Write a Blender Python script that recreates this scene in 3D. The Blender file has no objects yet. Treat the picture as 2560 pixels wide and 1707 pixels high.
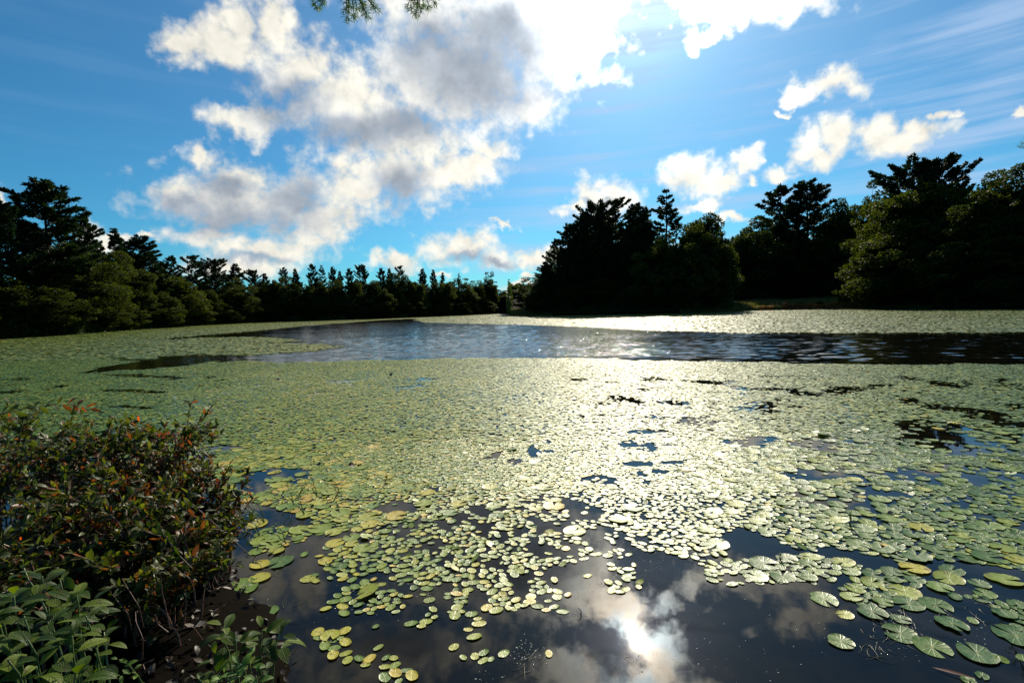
import bpy, math, random
import numpy as np
from mathutils import Matrix, Vector, Quaternion
R = np.random.default_rng(7)
sc = bpy.context.scene
rad = math.radians

# ------------------------------------------------------------------ camera
F = 1280.0                       # focal length in units of a 2560 px wide frame
CAM = np.array([0.0, 0.0, 1.8])
PITCH = math.atan(84.0 / F); ROLL = rad(1.5)
fwd = np.array([0, math.cos(PITCH), -math.sin(PITCH)])
r0 = np.array([1.0, 0, 0]); u0 = np.array([0, math.sin(PITCH), math.cos(PITCH)])
right = r0 * math.cos(ROLL) - u0 * math.sin(ROLL)
up = u0 * math.cos(ROLL) + r0 * math.sin(ROLL)
cd = bpy.data.cameras.new("camera"); cam = bpy.data.objects.new("camera", cd)
sc.collection.objects.link(cam); sc.camera = cam
cd.sensor_width = 36; cd.lens = 18; cd.clip_start = 0.02; cd.clip_end = 5000
M = Matrix([[right[i], up[i], -fwd[i], CAM[i]] for i in range(3)] + [[0, 0, 0, 1]])
cam.matrix_world = M

def ray(x, y):
    d = fwd * F + right * (x - 1280.0) + up * (853.5 - y)
    return d / np.linalg.norm(d)
def at(x, y, dep):               # the point seen at photo position (x, y), dep metres ahead
    d = fwd * F + right * (x - 1280.0) + up * (853.5 - y)
    return CAM + d * dep / F
def on_plane(x, y, z=0.0):
    d = ray(x, y); t = (z - CAM[2]) / d[2]
    return CAM + d * t
def project(P):                  # world (N,3) -> photo position and depth
    v = P - CAM; dep = v @ fwd
    return 1280 + F * (v @ right) / dep, 853.5 - F * (v @ up) / dep, dep
def azel(x, y):
    d = ray(x, y)
    return math.degrees(math.atan2(d[0], d[1])), math.degrees(math.asin(d[2]))

# ------------------------------------------------------------------ sun and sky
dr = ray(1590, 1600); SUN = np.array([dr[0], dr[1], -dr[2]])      # mirror of the reflection seen in the water
SUN_EL = math.asin(SUN[2]); SUN_AZ = math.atan2(SUN[0], SUN[1])
sl = bpy.data.lights.new("sun", 'SUN'); sl.energy = 5.0; sl.angle = rad(0.53); sl.color = (1, 0.90, 0.70)
so = bpy.data.objects.new("sun", sl); sc.collection.objects.link(so)
so.rotation_euler = Vector(SUN).to_track_quat('Z', 'Y').to_euler(); so.location = (0, 0, 60)
sc.view_settings.view_transform = 'Standard'; sc.view_settings.look = 'None'
sc.view_settings.exposure = 0.35; sc.view_settings.gamma = 1.0
sc.cycles.max_bounces = 8; sc.cycles.transparent_max_bounces = 6
sc.cycles.diffuse_bounces = 2; sc.cycles.glossy_bounces = 3; sc.cycles.transmission_bounces = 3
sc.cycles.sample_clamp_direct = 0; sc.cycles.sample_clamp_indirect = 4; sc.cycles.caustics_reflective = False

class NT:
    """tiny helper for writing node trees as expressions"""
    def __init__(s, nt): s.nt = nt
    def put(s, inp, v):
        if v is None: return
        if isinstance(v, bpy.types.NodeSocket): s.nt.links.new(v, inp)
        else: inp.default_value = v
    def m(s, op, a, b=None, c=None, clamp=False):
        n = s.nt.nodes.new('ShaderNodeMath'); n.operation = op; n.use_clamp = clamp
        for i, v in enumerate((a, b, c)): s.put(n.inputs[i], v)
        return n.outputs[0]
    def v(s, op, a, b=None, scale=None):
        n = s.nt.nodes.new('ShaderNodeVectorMath'); n.operation = op
        s.put(n.inputs[0], a)
        if b is not None: s.put(n.inputs[1], b)
        if scale is not None: s.put(n.inputs['Scale'], scale)
        return n.outputs['Value'] if op in ('LENGTH', 'DOT_PRODUCT', 'DISTANCE') else n.outputs[0]
    def noise(s, vec, scale, detail=4, rough=0.5, dist=0.0, col=False):
        n = s.nt.nodes.new('ShaderNodeTexNoise'); s.put(n.inputs['Vector'], vec)
        n.inputs['Scale'].default_value = scale; n.inputs['Detail'].default_value = detail
        n.inputs['Roughness'].default_value = rough; n.inputs['Distortion'].default_value = dist
        return n.outputs['Color' if col else 0]
    def mapr(s, v, a, b, c=0.0, d=1.0, smooth=True):
        n = s.nt.nodes.new('ShaderNodeMapRange'); n.interpolation_type = 'SMOOTHSTEP' if smooth else 'LINEAR'
        for k, x in zip(('Value', 'From Min', 'From Max', 'To Min', 'To Max'), (v, a, b, c, d)): s.put(n.inputs[k], x)
        return n.outputs[0]
    def mix(s, f, a, b, mode='MIX'):
        n = s.nt.nodes.new('ShaderNodeMix'); n.data_type = 'RGBA'; n.blend_type = mode
        s.put(n.inputs[0], f)
        s.put(n.inputs[6], a if isinstance(a, bpy.types.NodeSocket) else (*a, 1) if len(a) == 3 else a)
        s.put(n.inputs[7], b if isinstance(b, bpy.types.NodeSocket) else (*b, 1) if len(b) == 3 else b)
        return n.outputs[2]
    def ramp(s, f, stops, interp='LINEAR'):
        n = s.nt.nodes.new('ShaderNodeValToRGB'); cr = n.color_ramp; cr.interpolation = interp
        while len(cr.elements) < len(stops): cr.elements.new(0.5)
        for e, (p, c) in zip(cr.elements, stops): e.position = p; e.color = (*c, 1)
        s.put(n.inputs[0], f); return n.outputs[0]
    def mapping(s, vec, loc=(0, 0, 0), rot=0.0, scale=(1, 1, 1), typ='POINT'):
        n = s.nt.nodes.new('ShaderNodeMapping'); n.vector_type = typ; s.put(n.inputs['Vector'], vec)
        if typ != 'VECTOR': n.inputs['Location'].default_value = loc
        n.inputs['Rotation'].default_value = (0, 0, rot); n.inputs['Scale'].default_value = scale
        return n.outputs[0]

w = bpy.data.worlds.new("World"); sc.world = w; w.use_nodes = True
wt = w.node_tree; wt.nodes.clear(); q = NT(wt)
tc = wt.nodes.new('ShaderNodeTexCoord').outputs['Generated']
D = q.v('NORMALIZE', tc)
sky = wt.nodes.new('ShaderNodeTexSky'); sky.sky_type = 'NISHITA'; sky.sun_disc = False
sky.sun_elevation = SUN_EL; sky.sun_rotation = SUN_AZ; sky.air_density = 1.0; sky.dust_density = 0.3; sky.ozone_density = 2.0
sx = wt.nodes.new('ShaderNodeSeparateXYZ'); wt.links.new(D, sx.inputs[0])
X_, Y_, Z_ = sx.outputs
az = q.m('MULTIPLY', q.m('ARCTAN2', X_, Y_), 57.29578)
el = q.m('MULTIPLY', q.m('ARCSINE', Z_), 57.29578)
cb = wt.nodes.new('ShaderNodeCombineXYZ'); q.put(cb.inputs[0], az); q.put(cb.inputs[1], el); A = cb.outputs[0]
def warp(vec, src, scale, amp, detail):
    n = q.noise(src, scale, detail, 0.55, col=True)
    return q.v('ADD', vec, q.v('MULTIPLY', q.v('SUBTRACT', n, (0.5, 0.5, 0.5)), (amp, amp, 0)))
W = warp(A, D, 7.0, 3.0, 3)
W = warp(W, D, 24.0, 3.6, 8)
CLOUDS = [  # photo position, half sizes (pixels of the 2560 wide frame)
 (540,110,120,60),(450,125,65,38),(600,50,60,75),(700,80,55,80),(760,180,110,90),(850,250,150,90),(640,300,110,42),
 (930,310,170,75),(1020,360,170,70),(1150,200,240,170),(1260,60,230,150),(1080,50,150,90),(1400,110,110,130),(1330,260,80,70),
 (1450,60,80,90),(1000,440,170,75),(1150,430,110,60),(880,480,110,80),(1220,380,60,40),(560,500,175,80),(440,480,75,36),(700,500,150,75),
 (800,545,110,58),(600,440,90,55),(520,400,24,32),(520,585,110,26),(650,625,150,42),(760,590,60,28),(620,670,120,40),
 (990,655,62,28),(1150,620,85,42),(1235,645,65,22),(1330,640,70,32),(1260,562,40,9),(1510,500,85,48),(1440,528,34,12),
 (1730,440,75,48),(1810,448,58,32),(1870,398,36,24),(1965,432,34,22),(1890,452,18,16),(1760,515,44,18),(1835,548,40,14),
 (2085,208,78,36),(2000,245,42,25),(1958,290,22,9),(2100,345,85,50),(2200,350,100,42),(2040,395,55,40),(2300,325,80,28),(2360,292,30,14),
 (1850,25,120,58),(1970,0,120,52),(1760,0,60,34),(1728,100,22,28),(1790,85,28,20),
 (235,578,36,28),(300,600,40,18),(-10,490,32,30),(362,583,24,8),(1118,681,26,7),(1290,712,44,12),(1320,690,24,10),(2570,285,16,14),
 (1500,-50,120,75),(1560,-130,60,70),(1640,-180,60,100),(1400,-240,150,80),(1650,-40,40,30),(900,-160,260,80),(2050,-110,150,34),(1560,-300,190,90)]
CORES = [(1190,170,190,135),(1260,90,130,100),(1060,120,100,70),(720,260,90,60),(880,330,150,44),(1010,320,100,44),(1000,465,70,50),
 (600,545,180,42),(560,462,60,34),(740,490,70,50),(440,510,60,30),(1165,642,50,16),(1245,650,40,12),(640,650,80,14),(620,200,60,30),(1500,520,30,10),
 (1480,-190,60,60),(900,-130,150,50)]
def blobs(L, vec, k, sm):
    acc = None
    for (x, y, a, b) in L:
        c = azel(x, y); ca = azel(x + a, y); cb_ = azel(x, y - b)
        sa = max(0.1, math.hypot(ca[0] - c[0], ca[1] - c[1])) * k; sb = max(0.1, math.hypot(cb_[0] - c[0], cb_[1] - c[1])) * k
        rot = math.atan2(ca[1] - c[1], ca[0] - c[0])
        vv = vec
        if acc is not None:          # negligible term: makes Cycles evaluate the clouds one after the other (its stack is small)
            k_n = wt.nodes.new('ShaderNodeVectorMath'); k_n.operation = 'MULTIPLY_ADD'
            q.put(k_n.inputs[0], acc); k_n.inputs[1].default_value = (1e-6, 1e-6, 0); q.put(k_n.inputs[2], vec); vv = k_n.outputs[0]
        mp = q.mapping(vv, (c[0], c[1], 0), rot, (sa, sb, 1), 'TEXTURE')
        ln = q.v('LENGTH', mp)
        acc = ln if acc is None else q.m('SMOOTH_MIN', acc, ln, sm)
    return acc
fieldC = q.m('SUBTRACT', 1.0, blobs(CLOUDS, W, 1.15, 0.25))
gen = q.mapr(q.noise(D, 3.0, 5, 0.55), 0.52, 0.62, -1.2, 0.8, False)                 # other clouds over the rest of the sky, out of view
side = q.m('MAXIMUM', q.mapr(Y_, 0.35, 0.05, 0, 1), q.mapr(el, 40.0, 50.0, 0, 1))
fieldC = q.m('ADD', fieldC, q.m('MULTIPLY', side, q.m('SUBTRACT', gen, q.m('MAXIMUM', fieldC, -1.5))))
fb = q.noise(D, 40.0, 8, 0.56)
bil = q.m('ABSOLUTE', q.m('SUBTRACT', q.m('MULTIPLY', q.noise(D, 15.0, 6, 0.52), 2.0), 1.0))      # billows: round puffs with creases
fb2 = q.noise(D, 11.0, 6, 0.55)
t = q.m('ADD', fieldC, q.m('MULTIPLY', q.m('SUBTRACT', fb, 0.5), 1.15))
t = q.m('ADD', t, q.m('MULTIPLY', q.m('SUBTRACT', bil, 0.12), 1.3))
t = q.m('ADD', t, q.m('MULTIPLY', q.m('SUBTRACT', fb2, 0.5), 0.7))
dens = q.mapr(t, -0.22, 0.72)
# relief: same noise looked up a step nearer the sun
Dofs = q.v('ADD', D, tuple(SUN * 0.020))
rel = q.m('SUBTRACT', q.noise(D, 20.0, 6, 0.55), q.noise(Dofs, 20.0, 6, 0.55))
coref = q.m('SUBTRACT', 1.0, blobs(CORES, W, 1.25, 0.3))
coref = q.m('ADD', coref, q.m('MULTIPLY', q.m('SUBTRACT', fb2, 0.5), 0.7))
core = q.m('MAXIMUM', q.mapr(coref, -0.40, 0.85), q.mapr(t, .7, 2.2, 0, .42))
cosS = q.v('DOT_PRODUCT', D, tuple(SUN))
ang = q.m('MULTIPLY', q.m('ARCCOSINE', q.m('MINIMUM', cosS, 0.999999)), 57.29578)
def gl(s_, a_): return q.m('MULTIPLY', q.m('EXPONENT', q.m('MULTIPLY', ang, -1.0 / s_)), a_)
glow = q.m('ADD', gl(8.0, 2.5), gl(3.0, 38.0))
thin = q.m('SUBTRACT', 1.0, q.m('MULTIPLY', core, 0.44))
cl_b = q.m('MULTIPLY', q.m('ADD', 0.73, q.m('MULTIPLY', glow, q.m('SUBTRACT', 1.0, q.m('MULTIPLY', core, 0.85)))), thin)
cl_b = q.m('MULTIPLY', cl_b, q.m('ADD', 1.0, q.m('ADD', q.m('MULTIPLY', rel, .7), q.m('MULTIPLY', q.m('SUBTRACT', bil, .22), .35))))
cl_c = q.mix(core, (1.0, 0.965, 0.85), (0.76, 0.86, 1.0))
irid = q.mix(q.mapr(q.noise(D, 16.0, 3), .38, .62), (1.0, .80, .58), (.66, .88, 1.0))      # faint colours in the cloud round the sun
cl_c = q.mix(q.m('MULTIPLY', q.mapr(ang, 9.0, 3.0), .55), cl_c, irid)
cloudcol = q.v('SCALE', cl_c, scale=cl_b)
# clear sky, a little deeper and bluer than the model, whiter near the sun
skyc = q.v('MULTIPLY', sky.outputs[0], (0.0150, 0.0535, 0.0705))
skyc = q.v('ADD', skyc, q.v('SCALE', (0.98, 0.88, 1.0), scale=q.m('ADD', gl(14.0, 0.40), gl(2.5, 5.0))))
# cirrus streaks on the right
st = q.mapping(A, (0, 0, 0), rad(-26), (0.035, 0.55, 1))
cir = q.mapr(q.m('ADD', q.noise(st, 1.0, 6, 0.55, 0.3), q.m('MULTIPLY', q.m('SUBTRACT', q.noise(D, 5, 3), 0.5), 0.5)), 0.44, 0.74)
cir = q.m('MULTIPLY', cir, q.mapr(az, -20, 10, 0.05, 0.66))
skyc = q.mix(cir, skyc, (0.37, 0.50, 0.70))
final = q.mix(dens, skyc, cloudcol)
bg = wt.nodes.new('ShaderNodeBackground'); wt.links.new(final, bg.inputs[0]); bg.inputs[1].default_value = 1.0
wo = wt.nodes.new('ShaderNodeOutputWorld'); wt.links.new(bg.outputs[0], wo.inputs[0])
w.cycles.sampling_method = 'MANUAL'; w.cycles.sample_map_resolution = 1024

# ------------------------------------------------------------------ materials
def material(name):
    m = bpy.data.materials.new(name); m.use_nodes = True; nt = m.node_tree; nt.nodes.clear()
    out = nt.nodes.new('ShaderNodeOutputMaterial'); return m, NT(nt), out
def principled(n, col, rough=0.6, spec=0.5, normal=None, ior=None, coat=None):
    b = n.nt.nodes.new('ShaderNodeBsdfPrincipled')
    n.put(b.inputs['Base Color'], col if isinstance(col, bpy.types.NodeSocket) else (*col, 1))
    n.put(b.inputs['Roughness'], rough); n.put(b.inputs['Specular IOR Level'], spec)
    if normal is not None: n.put(b.inputs['Normal'], normal)
    if ior: b.inputs['IOR'].default_value = ior
    return b.outputs[0]
def attr(n, name):
    a = n.nt.nodes.new('ShaderNodeAttribute'); a.attribute_name = name; return a
def bump(n, h, strength, dist):
    b = n.nt.nodes.new('ShaderNodeBump'); n.put(b.inputs['Height'], h); n.put(b.inputs['Strength'], strength)
    n.put(b.inputs['Distance'], dist); return b.outputs[0]
def leaf_shader(n, out, col, tcol, tfac, rough=0.5, spec=0.4, normal=None):
    p = principled(n, col, rough, spec, normal)
    tr = n.nt.nodes.new('ShaderNodeBsdfTranslucent'); n.put(tr.inputs[0], tcol)
    mx = n.nt.nodes.new('ShaderNodeMixShader'); mx.inputs[0].default_value = tfac
    n.nt.links.new(p, mx.inputs[1]); n.nt.links.new(tr.outputs[0], mx.inputs[2]); n.nt.links.new(mx.outputs[0], out.inputs[0])
def foliage(name, stops, tgain, tfac, rough=0.55, spec=0.3):
    m, n, out = material(name)
    oi = n.nt.nodes.new('ShaderNodeObjectInfo').outputs['Random']
    a = attr(n, 'rnd').outputs['Fac']
    f = n.m('ADD', n.m('MULTIPLY', a, 0.75), n.m('MULTIPLY', oi, 0.25))
    c = n.ramp(f, stops); t_ = n.v('MULTIPLY', c, tgain)
    leaf_shader(n, out, c, t_, tfac, rough, spec); return m
M_pine = foliage('pine_needles', [(0, (.008, .020, .008)), (.5, (.016, .033, .011)), (1, (.032, .05, .014))], (1.4, 1.6, .8), .22, .6, .25)
M_dec = foliage('broad_leaves', [(0, (.012, .021, .005)), (.5, (.027, .038, .008)), (.85, (.055, .07, .012)), (1, (.13, .10, .02))], (2.2, 2.2, .7), .40, .6, .06)
M_under = foliage('undergrowth_leaves', [(0, (.02, .035, .01)), (.6, (.05, .075, .018)), (1, (.08, .09, .02))], (1.5, 1.6, .7), .3)
M_red = foliage('red_shrub_leaves', [(0, (.10, .09, .025)), (.4, (.20, .09, .03)), (.75, (.30, .10, .035)), (1, (.36, .20, .06))], (1.3, 1.2, .8), .35)
M_mead = foliage('shore_sedge', [(0, (.07, .08, .02)), (1, (.18, .15, .045))], (1.4, 1.5, .7), .3)
# bark
M_bark, n, out = material('bark')
tco = n.nt.nodes.new('ShaderNodeTexCoord').outputs['Object']
nb = n.noise(n.mapping(tco, scale=(6, 6, 1.2)), 3, 5)
n.nt.links.new(principled(n, n.ramp(nb, [(.3, (.02, .015, .011)), (.7, (.085, .065, .05))]), .85, .2, bump(n, nb, .6, .03)), out.inputs[0])
M_twig, n, out = material('red_brown_twig')
tco = n.nt.nodes.new('ShaderNodeTexCoord').outputs['Object']
n.nt.links.new(principled(n, n.ramp(n.noise(tco, 40, 3), [(.3, (.05, .022, .014)), (.7, (.16, .065, .04))]), .5, .5), out.inputs[0])
M_dead, n, out = material('weathered_wood')
tco = n.nt.nodes.new('ShaderNodeTexCoord').outputs['Object']
nb = n.noise(n.mapping(tco, scale=(30, 30, 4)), 2, 5)
n.nt.links.new(principled(n, n.ramp(nb, [(.3, (.05, .04, .032)), (.7, (.24, .2, .17))]), .8, .3, bump(n, nb, .5, .01)), out.inputs[0])
# soil
M_soil, n, out = material('soil')
tco = n.nt.nodes.new('ShaderNodeTexCoord').outputs['Object']
nb = n.noise(tco, 1.5, 10, .65)
n.nt.links.new(principled(n, n.ramp(nb, [(.35, (.002, .0015, .001)), (.6, (.005, .0036, .0022)), (.8, (.012, .009, .005))]), .9, .02, bump(n, nb, .8, .05)), out.inputs[0])
# water: smooth near the bank, wind-rippled further out
M_water, n, out = material('pond_water')
pos = n.nt.nodes.new('ShaderNodeNewGeometry').outputs['Position']
sp = n.nt.nodes.new('ShaderNodeSeparateXYZ'); n.nt.links.new(pos, sp.inputs[0])
yy = sp.outputs[1]
windy = n.mapr(yy, 12.0, 22.0)
rip = n.noise(n.mapping(pos, scale=(1.0, 1.3, 1)), 4.0, 3, .6, .4)
rip2 = n.noise(n.mapping(pos, rot=.12, scale=(0.55, 0.9, 1)), 1.0, 3, .55, .3)
rip3 = n.noise(n.mapping(pos, rot=-.1, scale=(0.10, 0.30, 1)), 1.0, 2, .5)
calm = n.noise(pos, 2.2, 3, .5)
ratio = n.m('DIVIDE', sp.outputs[0], n.m('MAXIMUM', yy, 1.0))
wind = n.m('MULTIPLY', n.mapr(ratio, -.55, -.35, .15, 1.0), n.m('ADD', n.mapr(ratio, .25, .7, 1.0, .35), n.m('MULTIPLY', n.mapr(ratio, -.08, .06), n.mapr(ratio, .34, .20, 0, 1.1))))
windy = n.m('MULTIPLY', windy, wind)
h = n.m('ADD', n.m('MULTIPLY', n.m('MULTIPLY', rip, n.mapr(rip3, .35, .62, .018, .032)), windy), n.m('MULTIPLY', calm, 0.0010))
murk = n.ramp(n.noise(pos, 2.6, 8, .65), [(.4, (.0015, .002, .002)), (.62, (.007, .006, .003)), (.8, (.022, .016, .007))])
bs = n.nt.nodes.new('ShaderNodeBump'); bs.inputs['Strength'].default_value = 1.0; bs.inputs['Distance'].default_value = 1.0
n.nt.links.new(h, bs.inputs['Height'])
n.nt.links.new(principled(n, murk, n.mapr(yy, 10, 22, 0.012, 0.04), n.mapr(yy, 8, 16, .36, .6), bs.outputs[0], 1.333), out.inputs[0])
# lily pads: tint attribute 0..1, old pads turn yellow and brown
def pad_material(name, stops, rough, spec, veins=0):
    m, n, out = material(name)
    a = attr(n, 'rnd').outputs['Fac']
    tco = n.nt.nodes.new('ShaderNodeNewGeometry').outputs['Position']
    spots = n.noise(tco, 45, 5, .6); patch = n.noise(tco, 0.55, 3, .5)
    f = n.m('ADD', n.m('MULTIPLY', a, 0.85), n.m('MULTIPLY', n.m('SUBTRACT', patch, .5), 0.5), clamp=True)
    c = n.ramp(f, stops)
    old = n.m('MULTIPLY', n.mapr(spots, .60, .68), n.mapr(a, .45, .9))
    c = n.mix(old, c, (.10, .055, .02))
    c = n.mix(n.m('MULTIPLY', n.noise(tco, 120, 3), .35), c, n.v('MULTIPLY', c, (.55, .6, .5)))
    pl = attr(n, 'pl').outputs['Vector']; s3 = n.nt.nodes.new('ShaderNodeSeparateXYZ'); n.nt.links.new(pl, s3.inputs[0])
    rr0 = n.m('SQRT', n.m('ADD', n.m('MULTIPLY', s3.outputs[0], s3.outputs[0]), n.m('MULTIPLY', s3.outputs[1], s3.outputs[1])))
    an = n.m('ARCTAN2', s3.outputs[1], s3.outputs[0])
    vein = n.m('MULTIPLY', n.m('POWER', n.m('ABSOLUTE', n.m('COSINE', n.m('MULTIPLY', an, veins))), 14.0), n.mapr(rr0, .05, .2))
    edge = n.mapr(rr0, .80, 1.0)
    if veins:
        c = n.mix(n.m('MULTIPLY', vein, .28), c, n.v('MULTIPLY', c, (1.4, 1.3, 1.2)))
        c = n.mix(n.mapr(rr0, .10, .04), c, (.34, .30, .08))
        c = n.mix(n.m('MULTIPLY', edge, n.mapr(a, .2, .7, .05, .4)), c, (.17, .085, .03))
        blot = n.noise(n.v('MULTIPLY', pl, (2.2, 2.2, 3.1)), 1.0, 4, .6)
        c = n.mix(n.m('MULTIPLY', n.mapr(blot, .58, .66), n.mapr(a, .15, .8, .25, .9)), c, (.15, .085, .03))
    hgt = n.m('ADD', n.noise(tco, 60, 4, .6), n.m('MULTIPLY', vein, .35 if veins else 0))
    nb = bump(n, hgt, .4, .004)
    rr = n.mapr(n.noise(tco, 25, 2), .3, .7, rough - .07, rough + .1)
    leaf_shader(n, out, c, n.v('MULTIPLY', c, (1.2, 1.3, .7)), .12, rr, spec, nb)
    return m
PADST = [(0, (.04, .105, .012)), (.28, (.115, .20, .016)), (.5, (.25, .30, .020)), (.7, (.42, .38, .028)), (.85, (.50, .36, .05)), (1, (.34, .16, .045))]
M_shield = pad_material('watershield_pad', PADST, .43, .52, 4.5)
M_lily = pad_material('water_lily_pad', PADST, .41, .5, 8.5)
M_padfar = pad_material('distant_pads', [(0, (.055, .105, .02)), (.28, (.13, .18, .03)), (.5, (.25, .26, .045)), (.7, (.37, .34, .06)), (.85, (.42, .31, .08)), (1, (.30, .17, .07))], .46, .42)
M_padmid = pad_material('middle_pads', PADST, .45, .5)
M_brownleaf, n, out = material('dead_brown_leaf')
tco = n.nt.nodes.new('ShaderNodeTexCoord').outputs['Object']
n.nt.links.new(principled(n, n.ramp(n.noise(tco, 30, 4), [(.3, (.035, .014, .008)), (.7, (.13, .05, .025))]), .4, .5), out.inputs[0])
def plain(name, col, rough=.5, spec=.5):
    m, n, out = material(name)
    tco = n.nt.nodes.new('ShaderNodeTexCoord').outputs['Object']
    c = n.mix(n.noise(tco, 35, 4), tuple(.7 * v for v in col), tuple(min(1, 1.25 * v) for v in col))
    n.nt.links.new(principled(n, c, rough, spec), out.inputs[0]); return m
M_yellow = plain('yellow_petal', (.75, .5, .03)); M_stalk = plain('green_stalk', (.08, .12, .03))
M_speck = plain('floating_specks', (.45, .45, .35), .12, .9)
M_weed = plain('water_weed', (.09, .085, .035), .35, .6)
# shrub leaves with veins from the leaf's own UV
def vein_leaf(name, stops, tgain, tfac, rough, vein=1.0, spec=.32):
    m, n, out = material(name)
    uv = n.nt.nodes.new('ShaderNodeUVMap'); uv.uv_map = 'leaf'
    s_ = n.nt.nodes.new('ShaderNodeSeparateXYZ'); n.nt.links.new(uv.outputs[0], s_.inputs[0])
    u, v = s_.outputs[0], s_.outputs[1]           # u across -1..1, v along 0..1
    au = n.m('ABSOLUTE', u)
    ph = n.m('SUBTRACT', n.m('MULTIPLY', v, 8.0), n.m('MULTIPLY', au, 2.2))
    saw = n.m('ABSOLUTE', n.m('SUBTRACT', n.m('FRACT', ph), .5))          # 0.5 at the vein
    vn = n.m('MAXIMUM', n.mapr(saw, .36, .5), n.mapr(au, .12, .0))
    a = attr(n, 'rnd').outputs['Fac']
    c = n.ramp(a, stops)
    c = n.mix(n.m('MULTIPLY', vn, .35 * vein), c, n.v('MULTIPLY', c, (1.7, 1.5, 1.7)))
    gp = n.nt.nodes.new('ShaderNodeNewGeometry').outputs['Position']
    c = n.mix(n.mapr(n.noise(gp, 55, 4, .6), .56, .68, 0, .75), c, (.07, .04, .014))
    c = n.mix(n.m('MULTIPLY', n.noise(gp, 14, 3), .5), c, n.v('MULTIPLY', c, (.5, .55, .5)))
    nrm = bump(n, n.m('MULTIPLY', vn, -1.0), .8 * vein, .004)
    leaf_shader(n, out, c, n.v('MULTIPLY', c, tgain), tfac, rough, spec, nrm); return m
M_broad = vein_leaf('broad_shrub_leaf', [(0, (.016, .042, .005)), (.6, (.05, .095, .010)), (1, (.15, .20, .022))], (1.8, 1.9, .4), .28, .5, 1.2, .16)
M_small = vein_leaf('small_shrub_leaf', [(0, (.010, .020, .005)), (.35, (.035, .06, .010)), (.55, (.09, .115, .02)), (.62, (.11, .05, .018)), (.86, (.17, .04, .018)), (1, (.42, .07, .02))], (2.3, 2.1, .7), .42, .38, .5, .28)
M_sprout = vein_leaf('fresh_green_leaf', [(0, (.10, .20, .03)), (1, (.17, .28, .05))], (1.7, 1.8, .6), .42, .4, .4)

# ------------------------------------------------------------------ helpers
C = sc.collection
def link(name, me, parent=None, mat=None, loc=None):
    o = bpy.data.objects.new(name, me); C.objects.link(o)
    if mat is not None and me is not None and not me.materials: me.materials.append(mat)
    if parent is not None: o.parent = parent
    if loc is not None: o.location = loc
    return o
def tag(o, label=None, cat=None, group=None, kind=None):
    if label and len(label.split()) > 16: label = label.replace(' the ', ' ')
    for k, v in (('label', label), ('category', cat), ('group', group), ('kind', kind)):
        if v: o[k] = v
    return o
def thing(name, label, cat, loc, group=None, rz=0.0, sc_=None):
    o = link(name, None, loc=tuple(loc)); o.rotation_euler = (0, 0, rz); o.empty_display_size = .2
    if sc_ is not None: o.scale = sc_
    return tag(o, label, cat, group)
def mesh(name, V, faces, mat, rnd=None, uv=None, smooth=False, pl=None):
    """V (n,3); faces: list of (m,k) index arrays"""
    me = bpy.data.meshes.new(name)
    V = np.ascontiguousarray(V, dtype=np.float32)
    loops = np.concatenate([f.ravel() for f in faces]).astype(np.int32)
    sizes = np.concatenate([np.full(len(f), f.shape[1], np.int32) for f in faces])
    starts = np.concatenate([[0], np.cumsum(sizes)[:-1]]).astype(np.int32)
    me.vertices.add(len(V)); me.vertices.foreach_set('co', V.ravel())
    me.loops.add(len(loops)); me.loops.foreach_set('vertex_index', loops)
    me.polygons.add(len(sizes)); me.polygons.foreach_set('loop_start', starts)
    me.polygons.foreach_set('loop_total', sizes)
    if smooth: me.polygons.foreach_set('use_smooth', np.ones(len(sizes), bool))
    me.update(calc_edges=True)
    if rnd is not None:
        a = me.attributes.new('rnd', 'FLOAT', 'POINT'); a.data.foreach_set('value', np.asarray(rnd, np.float32))
    if pl is not None:
        a = me.attributes.new('pl', 'FLOAT_VECTOR', 'POINT'); a.data.foreach_set('vector', np.asarray(pl, np.float32).ravel())
    if uv is not None:
        l = me.uv_layers.new(name='leaf'); l.data.foreach_set('uv', np.asarray(uv, np.float32)[loops].ravel())
    me.materials.append(mat)
    return me
class Bag:
    def __init__(s): s.V = []; s.F = []; s.r = []; s.uv = []; s.pl = []; s.n = 0
    def add(s, V, faces, rnd=None, uv=None, pl=None):
        for f in faces: s.F.append(f + s.n)
        s.V.append(V); s.n += len(V)
        if rnd is not None: s.r.append(rnd)
        if uv is not None: s.uv.append(uv)
        if pl is not None: s.pl.append(pl)
    def mesh(s, name, mat, smooth=False):
        by = {}
        for f in s.F: by.setdefault(f.shape[1], []).append(f)
        return mesh(name, np.concatenate(s.V), [np.concatenate(v) for v in by.values()], mat,
                    np.concatenate(s.r) if s.r else None, np.concatenate(s.uv) if s.uv else None, smooth, np.concatenate(s.pl) if s.pl else None)
def unit(v): return v / np.maximum(np.linalg.norm(v, axis=-1, keepdims=True), 1e-9)
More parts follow.
